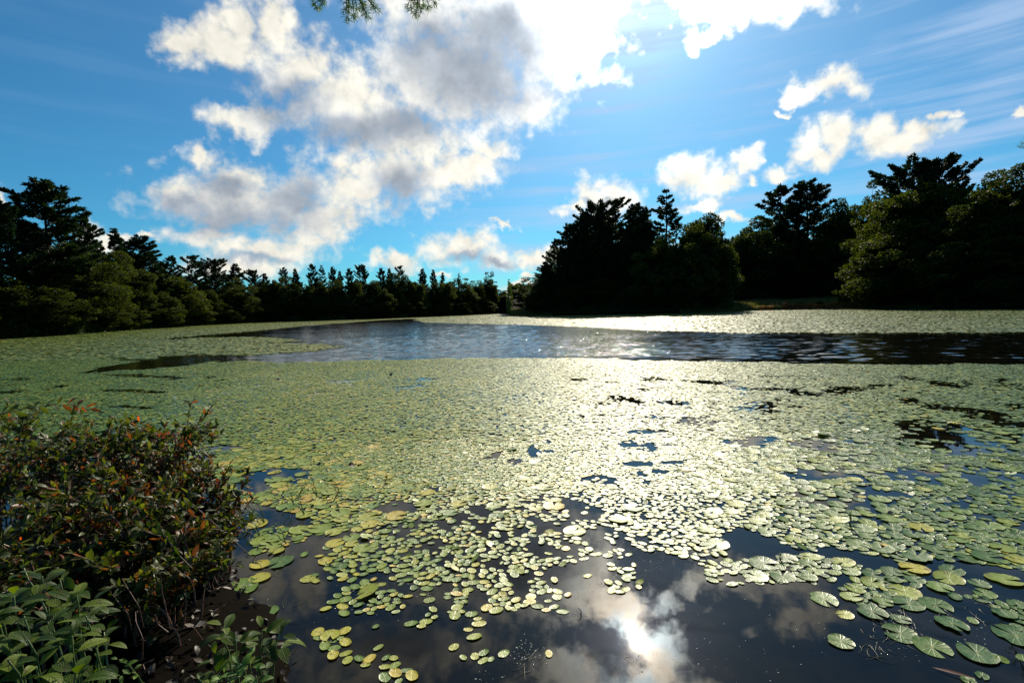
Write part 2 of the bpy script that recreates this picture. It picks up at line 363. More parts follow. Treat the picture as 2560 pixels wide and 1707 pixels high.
def tube(bag, P, rr, k=6):
    P = np.asarray(P, float); rr = np.asarray(rr, float); n_ = len(P)
    T = unit(np.gradient(P, axis=0)); ref = np.array([0.13, 0.97, 0.2]) if abs(T[0] @ [0.13, .97, .2]) < .9 else np.array([1., 0, 0])
    S = unit(np.cross(T, ref)); B = np.cross(T, S)
    a = np.linspace(0, 2 * math.pi, k, endpoint=False)
    V = (P[:, None] + rr[:, None, None] * (np.cos(a)[None, :, None] * S[:, None] + np.sin(a)[None, :, None] * B[:, None])).reshape(-1, 3)
    i = np.arange(n_ - 1)[:, None] * k; j = np.arange(k)[None]; j2 = (j + 1) % k
    f = np.stack([i + j, i + j2, i + k + j2, i + k + j], -1).reshape(-1, 4)
    V = np.vstack([V, P[-1] + T[-1] * rr[-1]]); c = len(V) - 1; e = (n_ - 1) * k
    cap = np.stack([e + j[0], e + j2[0], np.full(k, c)], -1)
    bag.add(V, [f, cap])
def fbm2(x, y, seed=0, octs=4, base=1.0):
    """cheap value noise"""
    out_ = np.zeros_like(x, dtype=float); amp = .5; fr = base
    for o_ in range(octs):
        xi = np.floor(x * fr).astype(np.int64); yi = np.floor(y * fr).astype(np.int64)
        xf = x * fr - xi; yf = y * fr - yi; u_ = xf * xf * (3 - 2 * xf); v_ = yf * yf * (3 - 2 * yf)
        def hsh(a, b):
            h_ = (a * 374761393 + b * 668265263 + (seed + o_) * 1442695041) & 0x7fffffff
            h_ = ((h_ ^ (h_ >> 13)) * 1274126177) & 0x7fffffff
            return ((h_ ^ (h_ >> 16)) & 0xffff) / 65535.0
        n00, n10, n01, n11 = hsh(xi, yi), hsh(xi + 1, yi), hsh(xi, yi + 1), hsh(xi + 1, yi + 1)
        out_ += amp * ((n00 * (1 - u_) + n10 * u_) * (1 - v_) + (n01 * (1 - u_) + n11 * u_) * v_)
        amp *= .5; fr *= 2.03
    return out_ / (1 - .5 ** octs)
def in_poly(x, y, P):
    r_ = np.zeros(x.shape, bool); n_ = len(P)
    for i in range(n_):
        x1, y1 = P[i]; x2, y2 = P[(i + 1) % n_]
        c_ = ((y1 > y) != (y2 > y)) & (x < (x2 - x1) * (y - y1) / (y2 - y1 + 1e-12) + x1); r_ ^= c_
    return r_
def cards(P, dirs, nrm, L, Wd):
    """pointed four-sided leaf cards: base at P, along dirs"""
    S = unit(np.cross(dirs, nrm)); L = L[:, None]; Wd = Wd[:, None]
    V = np.stack([P, P + dirs * L * .45 + S * Wd, P + dirs * L, P + dirs * L * .45 - S * Wd], 1).reshape(-1, 3)
    return V, np.arange(len(P) * 4).reshape(-1, 4)
def rnd_unit(n_, rg=R):
    v = rg.normal(size=(n_, 3)); return unit(v)

# ------------------------------------------------------------------ the pond's shore, in photo positions turned to ground points
SH = [(-700, 905), (-350, 872), (0, 848), (150, 838), (300, 827), (480, 815), (640, 806), (820, 801), (1000, 795), (1150, 789), (1268, 783.5),
      (1277, 791), (1400, 789), (1550, 786), (1700, 784), (1850, 778), (2000, 774), (2200, 772), (2560, 772), (2900, 780), (3300, 800)]
shp = np.array([on_plane(x, y)[:2] for x, y in SH])
sh_az = np.arctan2(shp[:, 0], shp[:, 1]); sh_r = np.hypot(shp[:, 0], shp[:, 1])
def shore_r(a): return np.interp(a, sh_az, sh_r)
def ground_z(x, y):
    a = np.arctan2(x, y); e = np.hypot(x, y) - shore_r(a)
    return np.interp(e, [-3, 0, 1.5, 8, 40, 150], [-.6, -.03, .30, .9, 2.2, 4.0])
azs = np.sort(np.concatenate([np.linspace(-math.pi, math.pi, 400), sh_az]))
offs = np.array([-4, -2, 0, .7, 1.5, 4, 8, 18, 40, 90, 200, 900.])
rs = shore_r(azs)[:, None] * np.ones_like(offs)[None] + offs[None]
gx = rs * np.sin(azs)[:, None]; gy = rs * np.cos(azs)[:, None]
gz = np.interp(offs, [-4, -3, 0, 1.5, 8, 40, 150, 900], [-.6, -.6, -.03, .3, .9, 2.2, 4, 6])[None] + (fbm2(gx, gy, 3, 3, .3) - .5) * np.clip(offs, 0, 3)[None] * .25
V = np.stack([gx, gy, gz], -1).reshape(-1, 3); m_ = len(offs)
i = np.arange(len(azs) - 1)[:, None] * m_ + np.arange(m_ - 1)[None]
f = np.stack([i, i + 1, i + m_ + 1, i + m_], -1).reshape(-1, 4)
tag(link('terrain', mesh('terrain', V, [f], M_soil, smooth=True)), kind='structure')
a = np.linspace(0, 2 * math.pi, 64, endpoint=False)
tag(link('pond_bottom', mesh('pond_bottom', np.stack([2000 * np.cos(a), 2000 * np.sin(a), np.full(64, -.7)], -1), [np.arange(64)[None]], M_soil)), kind='structure')
# the near bank the photographer stands on
BK = np.array([(3.5, .95), (1.2, .9), (.1, .95), (-.75, 1.25), (-1.0, 2.0), (-1.22, 2.6), (-1.7, 3.15), (-2.2, 3.75), (-3.2, 4.1), (-4.6, 4.3), (-7, 4.6), (-11, 4.2), (-18, 2), (-18, -12), (14, -12), (9, .3)])
def bank_d(x, y):
    d_ = np.full(x.shape, 1e9)
    for k_ in range(len(BK)):
        p, p2 = BK[k_], BK[(k_ + 1) % len(BK)]; e = p2 - p
        tt = np.clip(((x - p[0]) * e[0] + (y - p[1]) * e[1]) / (e @ e), 0, 1)
        d_ = np.minimum(d_, np.hypot(x - p[0] - tt * e[0], y - p[1] - tt * e[1]))
    return np.where(in_poly(x, y, BK), d_, -d_)
gx, gy = np.meshgrid(np.arange(-20, 15, .12), np.arange(-13, 6, .12))
bd = bank_d(gx, gy) + (fbm2(gx, gy, 5, 4, 2.) - .5) * .35
bz = np.interp(bd, [-.5, 0, .25, 1.2, 5], [-.65, -.01, .09, .2, .5]) + (fbm2(gx, gy, 9, 4, 3.) - .5) * .07
def bank_z(x, y): return float(np.interp(bank_d(np.array([x]), np.array([y]))[0], [-.5, 0, .25, 1.2, 5], [-.65, -.01, .09, .2, .5]))
ny, nx = gx.shape; i = (np.arange(ny - 1)[:, None] * nx + np.arange(nx - 1)[None])
f = np.stack([i, i + 1, i + nx + 1, i + nx], -1).reshape(-1, 4)
keep = bd.ravel()[f].max(1) > -.45
tag(link('bank', mesh('bank', np.stack([gx, gy, bz], -1).reshape(-1, 3), [f[keep]], M_soil, smooth=True)), kind='structure')

# ------------------------------------------------------------------ trees
def pine_mesh(seed, H=20., rmax=4.2, base=.12, whorl=.55, dens_=1.0, flat=.0, upturn=.25, topw=.35, gappy=.25):
    g = np.random.default_rng(seed); tb = Bag(); cr = Bag()
    bend = g.normal(0, .25, 2)
    zs = np.linspace(0, H * .985, 14); tx = bend[0] * np.sin(zs / H * 2.2); ty = bend[1] * np.sin(zs / H * 1.7)
    tube(tb, np.stack([tx, ty, zs], -1), np.interp(zs, [0, .6, H], [.36, .27, .03]), 8)
    z = H * base; prevaz = 0
    Ps, Ds, Ns, Ls, Ws = [], [], [], [], []
    while z < H * .985:
        t_ = (z - H * base) / (H * (1 - base))
        prof = (min(1, .55 + t_ * 1.6)) * (topw + (1 - topw) * (1 - t_) ** .75) * min(1, (1 - t_) * 5 + .10)
        nb_ = g.integers(3, 6); a0 = g.uniform(0, 6.28)
        for k_ in range(nb_):
            if g.random() < gappy: continue
            L = rmax * prof * g.uniform(.5, 1.25)
            a_ = a0 + k_ * 6.283 / nb_ + g.normal(0, .25); el_ = g.normal(.12, .10) + .5 * t_
            s_ = np.linspace(0, 1, 6); hor = L * s_
            zz = z + hor * math.tan(el_) * (1 - .5 * s_) + upturn * L * s_ ** 2.5 - flat * L * s_ * .2
            bx_, by_ = np.interp(z, zs, tx), np.interp(z, zs, ty)
            B = np.stack([bx_ + np.cos(a_) * hor, by_ + np.sin(a_) * hor, zz], -1)
            tube(tb, B, np.linspace(.028 + L * .012, .008, 6), 4)
            n_ = int(L * 17 * dens_) + 5
            s2 = g.uniform(.18, 1.03, n_) ** .75; lat = g.uniform(-1, 1, n_) * (.10 * L + .28) * np.sin(np.clip(s2, 0, 1) * 2.6 + .35)
            c_ = np.stack([np.interp(s2, s_, B[:, j_]) for j_ in range(3)], -1)
            sd = np.array([-np.sin(a_), np.cos(a_), 0]); out_ = np.array([np.cos(a_), np.sin(a_), .25])
            c_ = c_ + sd * lat[:, None] + np.array([0, 0, 1.]) * (np.abs(lat) * .10 + g.normal(.03, .07, n_))[:, None]
            for rep in range(5):
                d_ = unit(out_ * .9 + sd * (np.sign(lat) * g.uniform(0, 1.1, n_))[:, None] + g.normal(0, .42, (n_, 3)) + np.array([0, 0, .22]))
                Ps.append(c_ + g.normal(0, .06, (n_, 3))); Ds.append(d_); Ns.append(rnd_unit(n_, g) + np.array([0, 0, .7]))
                Ls.append(g.uniform(.3, .62, n_)); Ws.append(g.uniform(.06, .12, n_))
        z += whorl * g.uniform(.7, 1.3)
    P = np.concatenate(Ps); Vv, ff = cards(P, np.concatenate(Ds), unit(np.concatenate(Ns)), np.concatenate(Ls), np.concatenate(Ws))
    r_ = np.repeat(np.clip(g.normal(.5, .22, len(P)), 0, 1), 4)
    cr.add(Vv, [ff], r_)
    return tb.mesh('pine_trunk', M_bark), cr.mesh('pine_crown', M_pine)
def dec_mesh(seed, H=14., rx=4.2, base=-.05, nclump=230, leafn=210, asym=.25, lw=.11, mat=None, topk=1.0):
    g = np.random.default_rng(seed); tb = Bag(); cr = Bag()
    zs = np.linspace(0, H * .75, 8); tube(tb, np.stack([g.normal(0, .15, 8).cumsum() * .5, g.normal(0, .15, 8).cumsum() * .5, zs], -1), np.linspace(.30, .08, 8), 7)
    lob = [(g.uniform(0, 6.28), g.uniform(.2, 1), g.uniform(.15, .4)) for _ in range(9)]
    cs = []
    zc = H * (base + 1) / 2; hz = H * (1 - base) / 2
    while len(cs) < nclump:
        d_ = rnd_unit(1, g)[0]; a_ = math.atan2(d_[1], d_[0]); rr_ = 1.
        for la, lz, ls in lob: rr_ += 1.5 * ls * math.exp(-((math.cos(a_ - la) - 1) ** 2) * 3 - ((d_[2] * .5 + .5 - lz) / .25) ** 2) * 1.0 - .06
        s_ = g.uniform(.35, 1.08) ** .6 * rr_ * .88
        cs.append((d_[0] * rx * s_, d_[1] * rx * s_, zc + d_[2] * hz * s_ * .93))
    cs = np.array(cs); cs[:, 2] = np.clip(cs[:, 2], .8, None)
    for c_ in cs[::3]:
        z0 = max(.8, c_[2] * .45); tube(tb, np.array([[0, 0, z0], [c_[0] * .45, c_[1] * .45, (z0 + c_[2]) * .52], c_]), [.09, .05, .015], 4)
    P, Dd, N_ = [], [], []
    for c_ in cs:
        rr_ = .3 + g.uniform(0, 1.0) ** 1.6 * 1.0; n_ = int(leafn * rr_ * rr_ * 1.15) + 20
        d_ = rnd_unit(n_, g); s_ = g.uniform(.3, 1.0, n_)[:, None] ** .5
        P.append(c_ + d_ * s_ * rr_ * np.array([1.1, 1.1, .8])); o_ = unit(c_ - np.array([0, 0, zc]))
        Dd.append(unit(d_ + rnd_unit(n_, g) * .9 + np.array([0, 0, -.15]))); N_.append(unit(rnd_unit(n_, g) + o_ * .5 + np.array([0, 0, .5])))
    P = np.concatenate(P); n_ = len(P)
    Vv, ff = cards(P, np.concatenate(Dd), np.concatenate(N_), g.uniform(.18, .38, n_), g.uniform(lw * .7, lw * 1.4, n_))
    cr.add(Vv, [ff], np.repeat(np.clip(g.normal(.45, .2, n_), 0, 1), 4))
    return tb.mesh('tree_trunk', M_bark), cr.mesh('tree_crown', mat or M_dec)
PR = {}
PR['pine'] = [pine_mesh(s, rmax=4.8, base=.08, whorl=.5, dens_=1.15) for s in (1, 2, 3, 4)]
PR['flatpine'] = [pine_mesh(s, rmax=5., base=.12, whorl=.7, topw=.75, dens_=1.3, upturn=.3) for s in (11, 12, 13)]
PR['spire'] = [pine_mesh(s, rmax=3.4, base=.1, whorl=.85, topw=.12, dens_=1.0, upturn=.32, gappy=.12) for s in (21, 22)]
PR['narrow'] = [pine_mesh(s, rmax=2.8, base=.05, whorl=.5, topw=.2, dens_=1.3) for s in (31, 32)]
PR['round'] = [dec_mesh(s) for s in (41, 42, 43)]
PR['tall'] = [dec_mesh(s, H=17, rx=3.8, base=-.05, nclump=250) for s in (51, 52)]
HT = dict(pine=20., flatpine=20., spire=20., narrow=20., round=14., tall=17.)
HW = dict(pine=4.4, flatpine=4.4, spire=2.8, narrow=2.4, round=4.4, tall=3.8)
used = {}
def tree(kind, x, ytop, off, label, group=None, width=None, cat=None, seed=None, rz=None):
    """crown top at photo (x, ytop); trunk off metres behind the shore along that line of sight; width = crown half-width in photo px"""
    if 1825 < x < 2185 and off < 30: off += 29
    a_ = math.atan2(*(ray(x, 780)[:2])); rr_ = float(shore_r(a_)) + off
    px_, py_ = rr_ * math.sin(a_), rr_ * math.cos(a_); gz_ = float(ground_z(np.array(px_), np.array(py_)))
    d = ray(x, ytop); dd = math.hypot(d[0], d[1]); a2 = math.atan2(d[0], d[1]); rr_ = rr_
    px_, py_ = rr_ * math.sin(a2), rr_ * math.cos(a2)
    top = CAM[2] + d[2] / dd * rr_; Hh = top - gz_
    s = Hh / HT[kind]; k_ = used.get(kind, 0); used[kind] = k_ + 1
    tr_, cr_ = PR[kind][(seed if seed is not None else k_) % len(PR[kind])]
    dep = np.dot(np.array([px_, py_, 0]) - CAM, fwd)
    sw = s * 1.0 if width is None else (width * dep / F) / HW[kind]
    pine = kind in ('pine', 'flatpine', 'spire', 'narrow')
    t_ = thing('pine_tree' if pine else 'broadleaf_tree', label, cat or ('pine tree' if pine else 'tree'), (px_, py_, gz_), group,
               rz if rz is not None else random.Random(k_ * 7 + int(x)).uniform(0, 6.28), (sw, sw, s))
    link('trunk', tr_, t_); link('crown', cr_, t_)
    return t_
exec(compile(r'''
LM = {'L': [(-250, 'far outside the left edge'), (-90, 'beyond the left edge'), (0, 'by the left edge of the photo'), (112, 'by the tallest left pine'), (205, 'by the leaning left pine'), (282, 'by the slim left pine spire'), (362, 'by the broad-topped left pine'), (428, 'by the short pine in the dip'), (500, 'by the two joined flat-topped pines'), (588, 'by the last left bank pine')],
 'F': [(632, 'by the first far flat-topped pine'), (708, 'by the close far pine pair'), (778, 'by the tallest far pine'), (850, 'by the small far pine'), (905, 'by the umbrella-shaped far pine'), (962, 'by the far tree bulging over the water'), (1000, 'by the feathery far pine'), (1057, 'by the upright far pine'), (1100, 'by the yellow-green far trees'), (1148, 'by the small pointed far tree'), (1212, 'by the tall dark far tree'), (1262, 'by the pale tree at the far end')],
 'R': [(1345, 'by the sloping tip'), (1400, 'by the ragged slope pine'), (1460, 'by the third slope pine'), (1537, 'by the right bank pine clump'), (1612, 'by the thin feathery pine'), (1660, 'by the lone spire pine'), (1752, 'by the sunlit rounded tree'), (1862, 'by the sunlit broad tree'), (1955, 'by the left pine of the pair'), (2022, 'by the right pine of the pair'), (2110, 'by the olive tree in the dip'), (2172, 'by the tall olive tree'), (2240, 'by the bulging leafy tree'), (2320, 'by the flat-crowned pine'), (2395, 'by the big leafy tree'), (2490, 'by the ragged tree near the right edge'), (2570, 'at the right edge'), (2680, 'outside the right edge'), (2850, 'far outside the right edge')]}
seen_lb = {}
def where(bank, x, base):
    d, p = min((abs(x - a), b) for a, b in LM[bank]); a = [a for a, b in LM[bank] if b == p][0]
    lb = base + ', ' + p
    if lb in seen_lb: lb = base + (', right side, ' if x > a else ', left side, ') + p
    if lb in seen_lb: lb = base + (', farther right, ' if x > a else ', farther left, ') + p
    seen_lb[lb] = 1; return lb
GL = 'trees along the left bank'; GF = 'trees along the far shore'; GR = 'trees on the right bank'
# --- left bank
tree('pine', 112, 452, 5, 'tallest white pine on the left bank, ragged layered crown', GL, 110, seed=0)
tree('flatpine', -20, 505, 7, 'dark white pine cut by the left edge of the photo', GL, 70)
tree('pine', 205, 540, 7, 'pine leaning its branches right, against the flank of the tallest left pine', GL, 55)
tree('narrow', 282, 572, 10, 'slim pine spire just right of the tallest left pine', GL, 32)
tree('pine', 362, 588, 9, 'broad-topped pine midway along the left bank', GL, 62)
tree('narrow', 318, 600, 12, 'small dark pine squeezed left of the broad-topped pine', GL, 30)
tree('pine', 428, 640, 9, 'short pine in the dip right of the broad-topped pine', GL, 32)
tree('flatpine', 478, 640, 10, 'left one of two joined flat-topped pines towards the end of the left bank', GL, 36)
tree('flatpine', 518, 648, 10, 'right one of two joined flat-topped pines towards the end of the left bank', GL, 36)
tree('narrow', 588, 660, 8, 'last pine at the end of the left bank, thin pointed top', GL, 26)
tree('tall', 20, 665, 1.5, 'dull green broadleaf tree at the left edge in front of the pines', GL, 80)
tree('tall', 190, 640, 2, 'olive broadleaf tree below the tallest left pine', GL, 70)
tree('round', 110, 700, 1.0, 'low dark broadleaf tree at the foot of the tallest left pine', GL, 60)
tree('tall', 262, 625, 2.5, 'olive broadleaf tree under the slim pine spire', GL, 52)
tree('round', 330, 655, 1.5, 'rounded olive broadleaf tree left of the big lit one', GL, 58)
tree('round', 445, 672, 1.0, 'big rounded broadleaf tree with sunlit olive flank reaching the water', GL, 62)
tree('round', 400, 730, .6, 'low rounded broadleaf tree leaning over the left shore', GL, 46)
tree('round', 250, 740, .6, 'low bushy tree on the left shore under the olive trees', GL, 50)
tree('round', 532, 715, 1.0, 'dark round tree near the end of the left bank', GL, 40)
tree('tall', 590, 705, .8, 'last broadleaf tree at the end of the left bank, low branches over the shore', GL, 34)
for k, (x, y) in enumerate([(-90, 520), (-170, 500), (-260, 480), (60, 560), (160, 575), (245, 640), (400, 655), (455, 690), (550, 690), (330, 640), (-60, 640), (-200, 620), (140, 640), (-330, 560)]):
    tree(('pine', 'tall', 'flatpine')[k % 3] if x > 0 else ('pine', 'tall')[k % 2], x, y, 13 + (k % 3) * 3, where('L', x, 'dark tree in the second row'), 'second row of trees on the left bank', 50)
# --- far shore
FAR = [('flatpine', 632, 676, 22, 'first far-shore pine right of the left bank, flat top'), ('narrow', 662, 684, 14, 'thin low pine beside the flat-topped first far-shore pine'),
 ('pine', 708, 667, 18, 'bushy pine, left one of a close pair on the far shore'), ('narrow', 738, 669, 14, 'slender pine, right one of a close pair on the far shore'),
 ('pine', 778, 660, 20, 'tallest far-shore pine, standing alone with layered crown'), ('spire', 806, 661, 16, 'spiky pine right beside the tallest far-shore pine'),
 ('pine', 830, 667, 16, 'bushy pine between the spiky pine and the small pine on the far shore'), ('narrow', 850, 675, 12, 'small pine left of the gap in the far skyline'),
 ('pine', 873, 671, 16, 'full pine left of the umbrella-shaped far pine'), ('flatpine', 905, 664, 18, 'umbrella-shaped pine above the middle of the far shore'),
 ('pine', 953, 670, 16, 'dark pine right of the umbrella-shaped far pine'), ('narrow', 974, 668, 13, 'narrow pine in the middle of the far treeline'),
 ('flatpine', 998, 666, 17, 'broad feathery pine in the middle of the far treeline'), ('narrow', 1057, 669, 15, 'dark upright pine left of the yellow-green far trees'),
 ('narrow', 1083, 675, 13, 'second dark upright pine before the yellow-green far trees'), ('narrow', 1107, 682, 11, 'low dark pine poking over the light green trees'),
 ('spire', 1148, 682, 9, 'small pointed spruce-like pine over the right half of the far shore'), ('tall', 1212, 688, 18, 'tall dark tree near the right end of the far shore')]
for kd, x, y, wd, lb in FAR: tree(kd, x, y, 9, lb, GF, wd, seed=(x // 7))
FD = [(605, 715, 24), (650, 706, 26), (690, 696, 24), (730, 700, 24), (765, 705, 22), (800, 703, 24), (845, 698, 24), (885, 695, 22), (925, 690, 22), (975, 690, 24), (1024, 685, 24),
 (1045, 700, 20), (1080, 702, 20), (1108, 697, 26), (1132, 704, 18), (1172, 702, 28), (1195, 706, 18), (1232, 706, 20), (1252, 722, 18)]
for k, (x, y, wd) in enumerate(FD):
    tree('round' if k % 3 else 'tall', x, y, 4, where('F', x, 'dark broadleaf tree of the far shore' if x < 1090 else 'lighter green far broadleaf tree'), 'far shore broadleaf trees, dark part' if x < 1090 else 'far shore broadleaf trees, light part', wd)
tree('round', 962, 722, 0.6, 'rounded tree bulging out over the water in the middle of the far shore', GF, 30)
tree('round', 1262, 733, .6, 'pale sunlit tree closing the right end of the far shore', GF, 20)
tree('round', 1100, 740, 0.5, 'low yellow-green bushy tree at the water below the far light trees', GF, 16)
for k, x in enumerate(range(600, 1260, 48)):
    tree(('tall', 'pine')[k % 2], x, 700 + (k * 5) % 13 + (10 if x > 1180 else 0), 16, where('F', x, 'dark tree in the far second row'), 'second row of trees on the far shore', 26)
for k, x in enumerate(range(605, 1250, 34)):
    tree('round', x, 742 + (k * 7) % 20, .8, where('F', x, 'low dark tree at the far water line'), 'low trees at the far water line', 24)
for kd, x, y, wd, lb in [('round', 1292, 738, 14, 'small distant tree in the notch between far shore and right bank'), ('flatpine', 1312, 716, 14, 'distant flat pine half hidden by the tip of the right bank'),
   ('round', 1300, 752, 14, 'low distant bush-like tree at the back of the notch'), ('tall', 1335, 722, 18, 'distant tree behind the tip of the right bank'), ('round', 1278, 745, 14, 'small dark distant tree just left of the notch trees')]:
    tree(kd, x, y, 62, lb, GF, wd)
# --- right bank
RB = [('tall', 1338, 705, 2, 24, 'low tree at the sloping left tip of the right bank'), ('narrow', 1362, 655, 4, 24, 'thin pine low on the sloping left tip of the right bank'),
 ('pine', 1392, 598, 5, 34, 'ragged pine on the slope left of the right bank pine clump'), ('pine', 1424, 560, 7, 36, 'second pine up the slope of the right bank'),
 ('pine', 1460, 533, 8, 42, 'third pine up the slope of the right bank, fuller crown'), ('flatpine', 1492, 512, 9, 44, 'left top of the right bank pine clump'),
 ('flatpine', 1537, 501, 9, 46, 'highest rounded pine of the right bank clump'), ('pine', 1583, 508, 9, 42, 'right shoulder of the right bank pine clump'),
 ('narrow', 1612, 512, 12, 24, 'thin feathery pine between the clump and the spire pine'), ('spire', 1660, 470, 12, 44, 'lone spire pine with open upswept tiers above the right bank'),
 ('tall', 1700, 556, 5, 44, 'dark broadleaf tree below the lone spire pine'), ('round', 1752, 527, 6, 52, 'sunlit yellow-green rounded tree right of the spire pine'),
 ('round', 1795, 545, 5, 44, 'green tree between two sunlit rounded trees'), ('round', 1862, 540, 5, 56, 'sunlit broad tree in the middle of the right bank'),
 ('pine', 1955, 466, 9, 62, 'left one of the pine pair high over the right bank'), ('pine', 2022, 450, 9, 64, 'right one of the pine pair high over the right bank, taller'),
 ('round', 1935, 590, 4, 46, 'dark broadleaf tree below the pine pair'), ('round', 2075, 505, 7, 50, 'olive tree right of the pine pair'), ('round', 2110, 500, 9, 56, 'rounded olive tree in the dip before the big right trees'),
 ('tall', 2172, 472, 9, 48, 'tall olive tree left of the flat-crowned big pine'), ('flatpine', 2290, 402, 12, 66, 'wide flat-crowned pine standing out above the right trees, left crown'), ('flatpine', 2352, 396, 12, 50, 'wide flat-crowned pine standing out above the right trees, right crown'),
 ('round', 2270, 455, 6, 84, 'big leafy tree under the flat-crowned pine'), ('round', 2395, 428, 7, 80, 'big leafy tree right of the flat-crowned pine'), ('tall', 2490, 422, 8, 66, 'tall leafy tree with ragged top near the right edge'),
 ('tall', 2570, 430, 9, 64, 'dark leafy tree cut by the right edge of the photo'), ('round', 2240, 555, 1.5, 84, 'sunlit leafy tree bulging out in front of the big right trees'), ('round', 2165, 655, 1.0, 50, 'low leafy boughs leaning left over the right shore'),
 ('round', 2400, 590, 1.2, 90, 'dark leafy tree in front, below the tall right trees'), ('round', 1640, 590, 3, 46, 'dark bushy tree between clump and spire pine'), ('tall', 2020, 600, 3, 50, 'dark tree in front of the pine pair')]
for kd, x, y, off, wd, lb in RB: tree(kd, x, y, off, lb, GR, wd * (1.25 if kd != 'spire' else 1.1))
for k, (x, y) in enumerate([(1322, 735), (1345, 700), (1375, 660), (1410, 610), (1440, 590), (1475, 560), (1510, 540), (1560, 540), (1610, 560), (1680, 600), (1740, 600), (1800, 610), (1870, 610), (1940, 610), (1990, 590), (2060, 570), (2130, 560), (2200, 530), (2330, 500), (2450, 490), (2530, 490), (2620, 440), (2700, 430), (2800, 430), (2900, 460)]):
    tree(('pine', 'tall')[k % 2], x, y, 15, where('R', x, 'dark tree in the second row'), 'second row of trees on the right bank', 62 if x > 1450 else 42)
for k, x in enumerate(range(1330, 2700, 62)):
    tree('round', x, 690 + (k * 11) % 30 + (35 if x < 1400 else 0), 2.0 if x < 1380 else 3.5, where('R', x, 'low black-green shaded tree'), 'low shaded trees on the right bank', 48 if x > 1390 else 26)
for k, x in enumerate(range(-60, 600, 60)):
    tree('round', x, 745 + (k * 11) % 24, 1.2, where('L', x, 'low dark tree at the water line'), 'low trees at the left water line', 44)
''', 'trees', 'exec'), globals()) if True else None

# undergrowth along the shore, sedge and red shrubs
def fringe(name, xs, n_, hmax, mat, depth_, label=None, size=(.12, .3), off0=.1, kind='stuff', cat=None):
    g = np.random.default_rng(int(xs[0]) + 9999); a0, a1 = [math.atan2(*(ray(x, 780)[:2])) for x in xs]
    a_ = g.uniform(a0, a1, n_); off = g.uniform(0, 1, n_) ** 1.2 * depth_ + off0; rr_ = shore_r(a_) + off
    x, y = rr_ * np.sin(a_), rr_ * np.cos(a_)
    hh = hmax * (.35 + 1.1 * fbm2(x, y, 4, 3, .35)) * np.clip(off / (depth_ * .3), .25, 1)
    z = ground_z(x, y) + g.uniform(0, 1, n_) * hh
    Vv, ff = cards(np.stack([x, y, z], -1), unit(rnd_unit(n_, g) + [0, 0, .7]), unit(rnd_unit(n_, g) + [0, 0, .4]), g.uniform(*size, n_) * 1.3, g.uniform(*size, n_) * .42)
    o = link(name, mesh(name, Vv, [ff], mat, np.repeat(g.uniform(0, 1, n_), 4)))
    return tag(o, label, cat, None, kind)
fringe('undergrowth', (-400, 640), 90000, 3.6, M_under, 9, 'dark undergrowth filling the foot of the left bank', size=(.25, .6), cat='undergrowth')
fringe('undergrowth', (600, 1268), 90000, 5.0, M_under, 12, 'dark undergrowth along the far water line', size=(.3, .7), cat='undergrowth')
fringe('undergrowth', (1274, 1350), 26000, 6.0, M_under, 10, 'dark undergrowth closing the back of the notch', size=(.3, .7), off0=58, cat='undergrowth')
fringe('undergrowth', (1258, 1277), 9000, 6.0, M_under, 10, 'dark undergrowth at the far right end of the far shore', size=(.3, .7), off0=1, cat='undergrowth')
fringe('undergrowth', (1830, 2190), 30000, 4.0, M_under, 8, 'black-green undergrowth set back behind the red shore shrubs', size=(.25, .6), cat='undergrowth', off0=28)
fringe('meadow', (1830, 2185), 60000, .6, M_mead, 26, 'olive wet meadow behind the red shore shrubs', size=(.1, .3), cat='meadow', off0=1.)
fringe('undergrowth', (2190, 2800), 60000, 4.4, M_under, 12, 'black-green undergrowth at the foot of the big right trees', size=(.25, .6), cat='undergrowth', off0=1.0)
fringe('undergrowth', (1320, 1830), 80000, 4.4, M_under, 12, 'black-green undergrowth along the foot of the right bank', size=(.25, .6), cat='undergrowth', off0=1.0)
fringe('sedge', (130, 480), 14000, .42, M_mead, 1.6, 'low yellow-green sedge at the left water line', size=(.06, .2), cat='sedge')
fringe('sedge', (500, 640), 8000, .5, M_mead, 2, 'pale sedge strip at the end of the left bank', size=(.06, .2), cat='sedge')
fringe('sedge', (1277, 1380), 14000, 1.1, M_mead, 5, 'olive sedge on the low tip of the right bank', size=(.08, .26), off0=0, cat='sedge')
fringe('sedge', (1700, 2330), 20000, .6, M_mead, 1.4, 'low olive sedge along the right shore', size=(.08, .2), cat='sedge')
for x0, x1, nn, hh, lb in [(1902, 1935, 2500, .8, 'small red-brown shrub at the left end of the red shore shrubs'), (1958, 2030, 8000, 1.2, 'rust-red low shrub patch brightest in the middle of the right shore'),
                           (2035, 2095, 6000, 1.1, 'reddish shrub beside the rust-red patch, under the dark trees'), (2100, 2160, 5000, 1.0, 'dull pink-brown shrub closing the red shore shrubs on the right')]:
    fringe('shore_shrub', (x0, x1), nn, hh, M_red, 1.4, lb, size=(.10, .24), off0=-.8, kind=None, cat='shrub')
for x0, x1, nn, hh, lb in [(1992, 2010, 900, 1.2, 'small yellow-green bush sticking up behind the rust-red shrubs'), (2040, 2056, 900, 1.3, 'upright green bush behind the middle of the red shrubs'), (2094, 2124, 1800, 2.0, 'taller green bush behind the right red shrubs')]:
    fringe('green_bush', (x0, x1), nn, hh, M_dec, .8, lb, size=(.1, .22), off0=1.2, kind=None, cat='bush')

